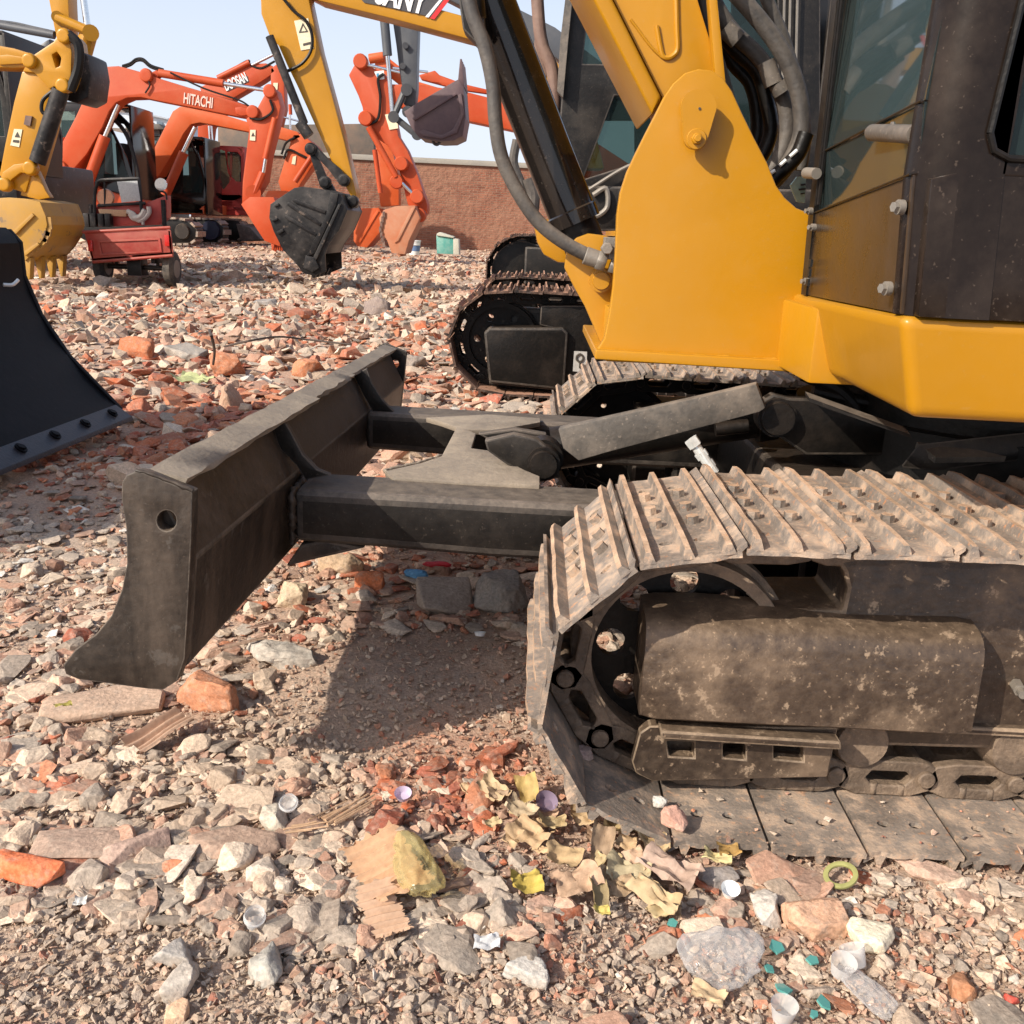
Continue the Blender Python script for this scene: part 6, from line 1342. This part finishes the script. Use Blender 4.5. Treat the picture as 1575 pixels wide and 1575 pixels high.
splinter((543, 1248), .10, .016, .95, 'splintered strip of wood standing out at the left of the orange brick heap', 61)
splinter((515, 1250), .08, .012, .8, 'thin wood strip just left of the larger splintered strip', 62)
splinter((470, 1275), .07, .012, .3, 'thin wood sliver right of the pale round stone', 63)
splinter((375, 990), .13, .012, .75, 'long pale stick parallel to the lower blade edge', 64, z=.03, col=(.5, .34, .24))
splinter((415, 960), .10, .010, .72, 'second pale stick next to the lower blade edge', 65, z=.03, col=(.46, .3, .22))
def twig(name, pts, r_, label, zz=.05):
    bm = nb(); q = [G(x, y, gz_px((x, y))+zz+h) for x, y, h in pts]; tube(bm, q, r_, 6); o = build(name, bm, plain('dark_twig', (.07, .05, .04), .9), loc=q[0]); tag(o, label, 'twig')
twig('twig', [(345, 533, .02), (390, 523, .08), (430, 518, .05), (470, 522, .02), (540, 530, .03)], .006, 'dark bent twig lying across the mid-distance rubble')
twig('twig', [(328, 560, 0), (330, 540, .1), (326, 520, .22), (322, 508, .25)], .007, 'dark upright twig stuck in the mid-distance rubble')
bm = nb(); c = G(1293, 1346, .02); n_ = 40; rg = []
for i in range(n_):
    a = i*2*math.pi/n_; rg.append([bm.verts.new((math.cos(a)*(.0185+q*.85), math.sin(a)*(.0185+q*.85)*.95, h)) for q, h in ((-.004, -.002), (-.004, .002), (.004, .002), (.004, -.002))])
for i in range(n_):
    for j in range(4): bm.faces.new((rg[i][j], rg[i][(j+1) % 4], rg[(i+1) % n_][(j+1) % 4], rg[(i+1) % n_][j]))
zr_ = gz_px((1293, 1346))+.016; p = place(bm, (1293, 1346), zr_, Matrix.Rotation(-.35, 3, 'Y') @ Matrix.Rotation(.2, 3, 'X')); o = build('plastic_ring', bm, plain('yellow_green_plastic', (.30, .29, .11), .4), loc=p, bevel=.001); tag(o, 'flat yellow-green plastic ring leaning on stones below the track shoes', 'ring')
CLR = film('clear_plastic', (.93, .93, .93), .62, .12, (.85, .85, .85))
def cup(px, r_, h, tilt, yaw, label, mat=None, ridge=True, name='bottle_neck', z=.004):
    bm = nb(); n = 28
    pr = [(0, r_*.80), (h*.5, r_*.86), (h*.55, r_*1.05), (h*.64, r_*1.05), (h*.68, r_*.92), (h, r_*.92)] if ridge else [(0, r_*.72), (h, r_)]
    rings = [[bm.verts.new((q*math.cos(i*2*math.pi/n), q*math.sin(i*2*math.pi/n), d)) for i in range(n)] for d, q in pr]
    for a, b_ in zip(rings, rings[1:]):
        for i in range(n): bm.faces.new((a[i], a[(i+1) % n], b_[(i+1) % n], b_[i]))
    bm.faces.new(rings[0])
    bmesh.ops.solidify(bm, geom=list(bm.faces), thickness=.0012)
    M = Matrix.Rotation(yaw, 3, 'Z') @ Matrix.Rotation(tilt, 3, 'X'); p = place(bm, px, gz_px(px)+z, M); o = build(name, bm, mat or CLR, loc=p); tag(o, label, 'plastic cup' if name == 'plastic_cup' else 'bottle cap'); return o
MILK = film('milky_plastic', (.92, .92, .92), .62, .2, (.72, .70, .68))
cup((392, 1420), .012, .020, .35, .3, 'clear ridged bottle neck in the lower left gravel', MILK)
cup((445, 1240), .012, .014, .5, 0, 'clear bottle neck lying on the pale round stone', MILK, z=.045)
cup((1292, 1496), .0145, .020, .25, .2, 'clear plastic cup left of a pair near the bottom right', MILK, False, 'plastic_cup')
cup((1318, 1486), .0145, .022, -.5, .6, 'clear plastic cup tipped behind its twin near the bottom right', MILK, False, 'plastic_cup')
cup((1203, 1566), .0145, .02, .1, 0, 'clear plastic cup cut off by the bottom edge', MILK, False, 'plastic_cup')
WC = plain('white_cap_plastic', (.78, .78, .76), .4)
cup((1122, 1374), .012, .010, .3, 0, 'white bottle cap on dark stones right of the scraps', WC, False, 'bottle_closure', .015)
cup((738, 978), .012, .008, -.3, 0, 'white bottle cap in shade under the blade arm beside the slab', WC, False, 'bottle_closure', .008)
cup((620, 1226), .012, .009, .3, 0, 'pale violet bottle cap left of the orange brick heap', film('violet_plastic', (.8, .76, .86), .3, .2, (.6, .5, .62)), False, 'bottle_closure', .02)
cup((838, 1238), .016, .012, .5, .4, 'violet cap among the paper scraps by the track', film('violet_plastic_dark', (.7, .64, .75), .35, .25, (.26, .20, .27)), False, 'bottle_closure', .02)
def crumple(name, px, size, asp, mat, label, cat, seed, zc, amp=.3, sub=5, freq=2.2, yaw=0):
    bm = nb(); bmesh.ops.create_icosphere(bm, subdivisions=sub, radius=1)
    for v in bm.verts:
        p = v.co.copy(); q = p*freq+Vector((seed*5.1, 2, 7))
        d = 1+mnoise.noise(q*.45)*amp*1.1-abs(mnoise.noise(q*.9+Vector((3, 1, 2))))*amp*.9+abs(mnoise.noise(q*2.0))*amp*.35-abs(mnoise.noise(q*4.1))*amp*.14
        v.co = Vector((p.x*asp[0], p.y*asp[1], p.z*asp[2]))*d*size*.5
    p = place(bm, px, gz_px(px)+zc, Matrix.Rotation(yaw, 3, 'Z')); o = build(name, bm, mat, loc=p, ang=180); tag(o, label, cat); return o
BAG = film('bag_film', (.97, .97, .97), .86, .14, (.72, .69, .67))
crumple('plastic_bag', (1108, 1472), .088, (1, .95, .55), BAG, 'crumpled clear plastic bag swelling up from the gravel at the bottom right', 'plastic bag', 71, .018, .32)
crumple('plastic_bag', (1335, 1525), .07, (.5, 1.1, .25), BAG, 'flattened clear plastic bag trailing below the two plastic cups', 'plastic bag', 72, .008, .3, yaw=.5)
CEL = film('yellow_cellophane', (.98, .94, .78), .74, .2, (.55, .45, .22))
crumple('cellophane_wrapper', (640, 1330), .105, (.52, 1.1, .35), CEL, 'crumpled yellowish cellophane lying over the corrugated cardboard', 'wrapper', 73, .03, .34, yaw=.45)
crumple('blue_wrapper', (640, 884), .055, (1, .5, .5), plain('blue_foil', (.10, .28, .48), .3, bump=.5), 'crumpled blue wrapper in the rubble under the blade arm', 'wrapper', 74, .02, .35)
crumple('red_wrapper', (672, 868), .05, (1.3, .4, .3), plain('red_foil', (.5, .02, .03), .4), 'thin red wrapper in the rubble behind the blue one', 'wrapper', 75, .02, .35)
def scrap(px, w, h, yaw, tx, ty, bend, col, label, seed, name='paper_scrap', z=.015, rough=.7, cat='paper scrap'):
    bm = nb(); r = random.Random(seed); n = 10; g = []
    ed0 = [r.uniform(.70, 1.0) for _ in range(9)]; ed = [ed0[int(q/(4*n+4)*9) % 9]*(1-(q/(4*n+4)*9 % 1))+ed0[(int(q/(4*n+4)*9)+1) % 9]*(q/(4*n+4)*9 % 1) for q in range(4*n+4)]
    for j in range(n+1):
        row = []
        for i in range(n+1):
            u = i/n*2-1; v = j/n*2-1; a = math.atan2(v, u); k = ed[int((a+math.pi)/(2*math.pi)*(4*n)) % len(ed)]
            m_ = max(abs(u), abs(v)); k = 1-(1-k)*m_**3
            x = u*w/2*k; y = v*h/2*k
            zz = bend*w*(u*u)*.5+mnoise.noise(Vector((u*1.6, v*1.6, seed)))*w*.17+abs(mnoise.noise(Vector((u*3, v*3, seed+9))))*w*.14
            row.append(bm.verts.new((x, y, zz)))
        g.append(row)
    for j in range(n):
        for i in range(n): bm.faces.new((g[j][i], g[j][i+1], g[j+1][i+1], g[j+1][i]))
    bmesh.ops.solidify(bm, geom=list(bm.faces), thickness=.0009)
    M = Matrix.Rotation(yaw, 3, 'Z') @ Matrix.Rotation(tx, 3, 'X') @ Matrix.Rotation(ty, 3, 'Y')
    p = place(bm, px, gz_px(px)+z, M); mt = plain('scrap_%d' % seed, tuple(c*.70 for c in col), rough, bump=.3, fine=90, var=.2); o = build(name, bm, mt, loc=p, ang=50); tag(o, label, cat); return o
TAN = (.66, .44, .24); YB_ = (.58, .40, .14); PT = (.68, .44, .28); LG = (.60, .45, .28); BT = (.46, .31, .19)
S = [((760, 1215), .060, .036, -.8, .3, .2, .3, (.62, .44, .25), 'long creased yellowish paper at the top of the scrap heap beside the track'),
     ((812, 1215), .035, .05, .3, .6, -.3, .4, YB_, 'standing yellow-ochre leaf scrap nearest the track front'),
     ((800, 1245), .045, .03, -.5, .2, .3, .3, LG, 'olive-tan scrap between the violet cap and the brick heap'),
     ((815, 1285), .06, .045, -.6, .1, .1, .3, TAN, 'tan folded leaf scrap above the bright yellow-stained one'),
     ((868, 1318), .055, .045, -.3, .1, .1, .25, (.62, .42, .22), 'yellow-stained rounded scrap in the middle of the heap'),
     ((885, 1355), .070, .050, .5, .1, -.1, .2, PT, 'broad peach-coloured paper scrap with a notch'),
     ((805, 1358), .045, .038, .2, .15, .2, .35, (.66, .48, .10), 'bright yellow folded paper scrap left of the peach one'),
     ((925, 1300), .035, .065, -.15, .5, .3, .4, BT, 'brown curled scrap standing upright below the track shoe'),
     ((945, 1270), .05, .03, .1, .2, .3, .5, (.58, .42, .2), 'ochre scrap at the foot of the lowest front shoe'),
     ((965, 1345), .065, .055, -.4, .1, .1, .25, (.62, .50, .30), 'mottled grey-yellow scrap right of the upright curled one'),
     ((1010, 1378), .085, .032, -.75, .15, .1, .2, (.62, .44, .24), 'long torn scrap with a yellow edge pointing to the lower right'),
     ((1030, 1335), .085, .05, -.65, .05, .05, .08, (.58, .40, .30), 'flat brown card scrap below the track shoes'),
     ((1005, 1300), .05, .03, .3, .3, .2, .4, (.60, .42, .22), 'small curled tan scrap touching the shoe edge'),
     ((918, 1375), .028, .05, .1, .3, .4, .6, (.38, .28, .14), 'narrow olive-brown rolled scrap at the lower rim of the heap'),
     ((925, 1400), .022, .016, .1, .2, .1, .3, (.7, .55, .15), 'tiny bright yellow chip under the rolled scrap'),
     ((1105, 1320), .045, .02, -.3, .3, .1, .3, (.72, .58, .28), 'small yellowish scrap under the outer shoe edge'),
     ((1120, 1308), .035, .02, .2, .3, .1, .3, (.48, .28, .08), 'dark amber leaf tucked below the track shoe'),
     ((845, 1265), .05, .022, .2, .5, .3, .5, (.50, .36, .18), 'dark tan scrap behind the violet cap'),
     ((895, 1255), .045, .03, -.2, .4, .2, .5, (.64, .44, .24), 'curled scrap lit against the front of the lowest shoe'),
     ((985, 1275), .03, .02, .4, .3, .1, .5, (.66, .46, .22), 'thin curled leaf on the upper right of the heap'),
     ((672, 1310), .03, .025, .6, .2, .1, .3, (.62, .44, .32), 'small tan flake right of the cellophane')]
for i, (p, w_, h_, yw, tx, ty, bd, col, lab) in enumerate(S): scrap(p, w_, h_, yw, tx, ty, bd, col, lab, 200+i, z=.018+.004*(i % 3))
_q = random.Random(31)
for i in range(26):
    t_ = _q.random(); px_ = (740+t_*300+_q.uniform(-30, 30), 1225+t_*150+_q.uniform(-45, 45))
    o = scrap(px_, _q.uniform(.022, .045), _q.uniform(.015, .03), _q.uniform(-1.2, .8), _q.uniform(0, .35), _q.uniform(-.3, .3), _q.uniform(.1, .4), _q.choice([TAN, PT, BT, (.62, .46, .24), (.50, .34, .2)]), 'small torn brown scrap lying loose in the litter heap beside the track front', 300+i, z=.010+.003*(i % 4))
    o['group'] = 'small torn scraps in the litter heap'
scrap((748, 1448), .034, .024, .15, .1, .05, .05, (.80, .78, .76), 'white ceramic tile chip at the bottom middle', 260, 'tile_chip', .012, .3, 'tile chip')
scrap((299, 585), .19, .12, -.2, .1, .05, .15, (.60, .62, .30), 'pale yellow-green sheet of paper lying on the distant red rubble', 261, z=.06)
scrap((98, 1085), .03, .012, .5, .1, 0, .2, (.50, .42, .10), 'narrow yellowed leaf on the broad flat slab', 262, 'leaf', .045, cat='leaf')
scrap((124, 1385), .016, .014, .2, .2, 0, .1, (.8, .76, .7), 'small white chip right below the vivid orange brick fragment', 263, 'tile_chip', .008, .4, 'tile chip')
scrap((1090, 1530), .04, .024, -.4, .1, .1, .1, (.74, .52, .30), 'peach paper scrap below the crumpled plastic bag', 264, z=.01)
TEAL = film('teal_glass', (.5, .85, .78), .45, .06, (.14, .42, .38))
for i, (p, w_, lab) in enumerate((((1195, 1458), .026, 'pale teal glass shard right of the crumpled bag'), ((1182, 1490), .018, 'deep teal glass shard against the right side of the crumpled bag'), ((1204, 1522), .024, 'narrow teal shard below the crumpled bag'), ((1268, 1545), .026, 'green glass shard near the bottom edge'), ((1034, 1420), .016, 'small turquoise shard below the long torn scrap'), ((1252, 1562), .014, 'tiny turquoise shard at the bottom edge'), ((1250, 1478), .020, 'pale green shard left of the two cups'))):
    r = random.Random(i+90); bm = nb(); m_ = [(w_/2*r.uniform(.6, 1)*math.cos(a), w_/2*r.uniform(.5, 1)*math.sin(a), 0) for a in (0, 1.3, 2.4, 3.6, 5.0)]; solid(bm, [m_], (0, 0, .0025))
    pp = place(bm, p, gz_px(p)+.008, Matrix.Rotation(r.uniform(0, 3), 3, 'Z') @ Matrix.Rotation(.25, 3, 'X')); o = build('glass_shard', bm, TEAL, loc=pp); tag(o, lab, 'glass shard')
rock('plastic_fragment', (1556, 1541), .018, (1, 1, .8), (.6, .06, .04), 'small bright red piece at the bottom right edge', 'plastic bit', 91, amp=.02, sub=1)
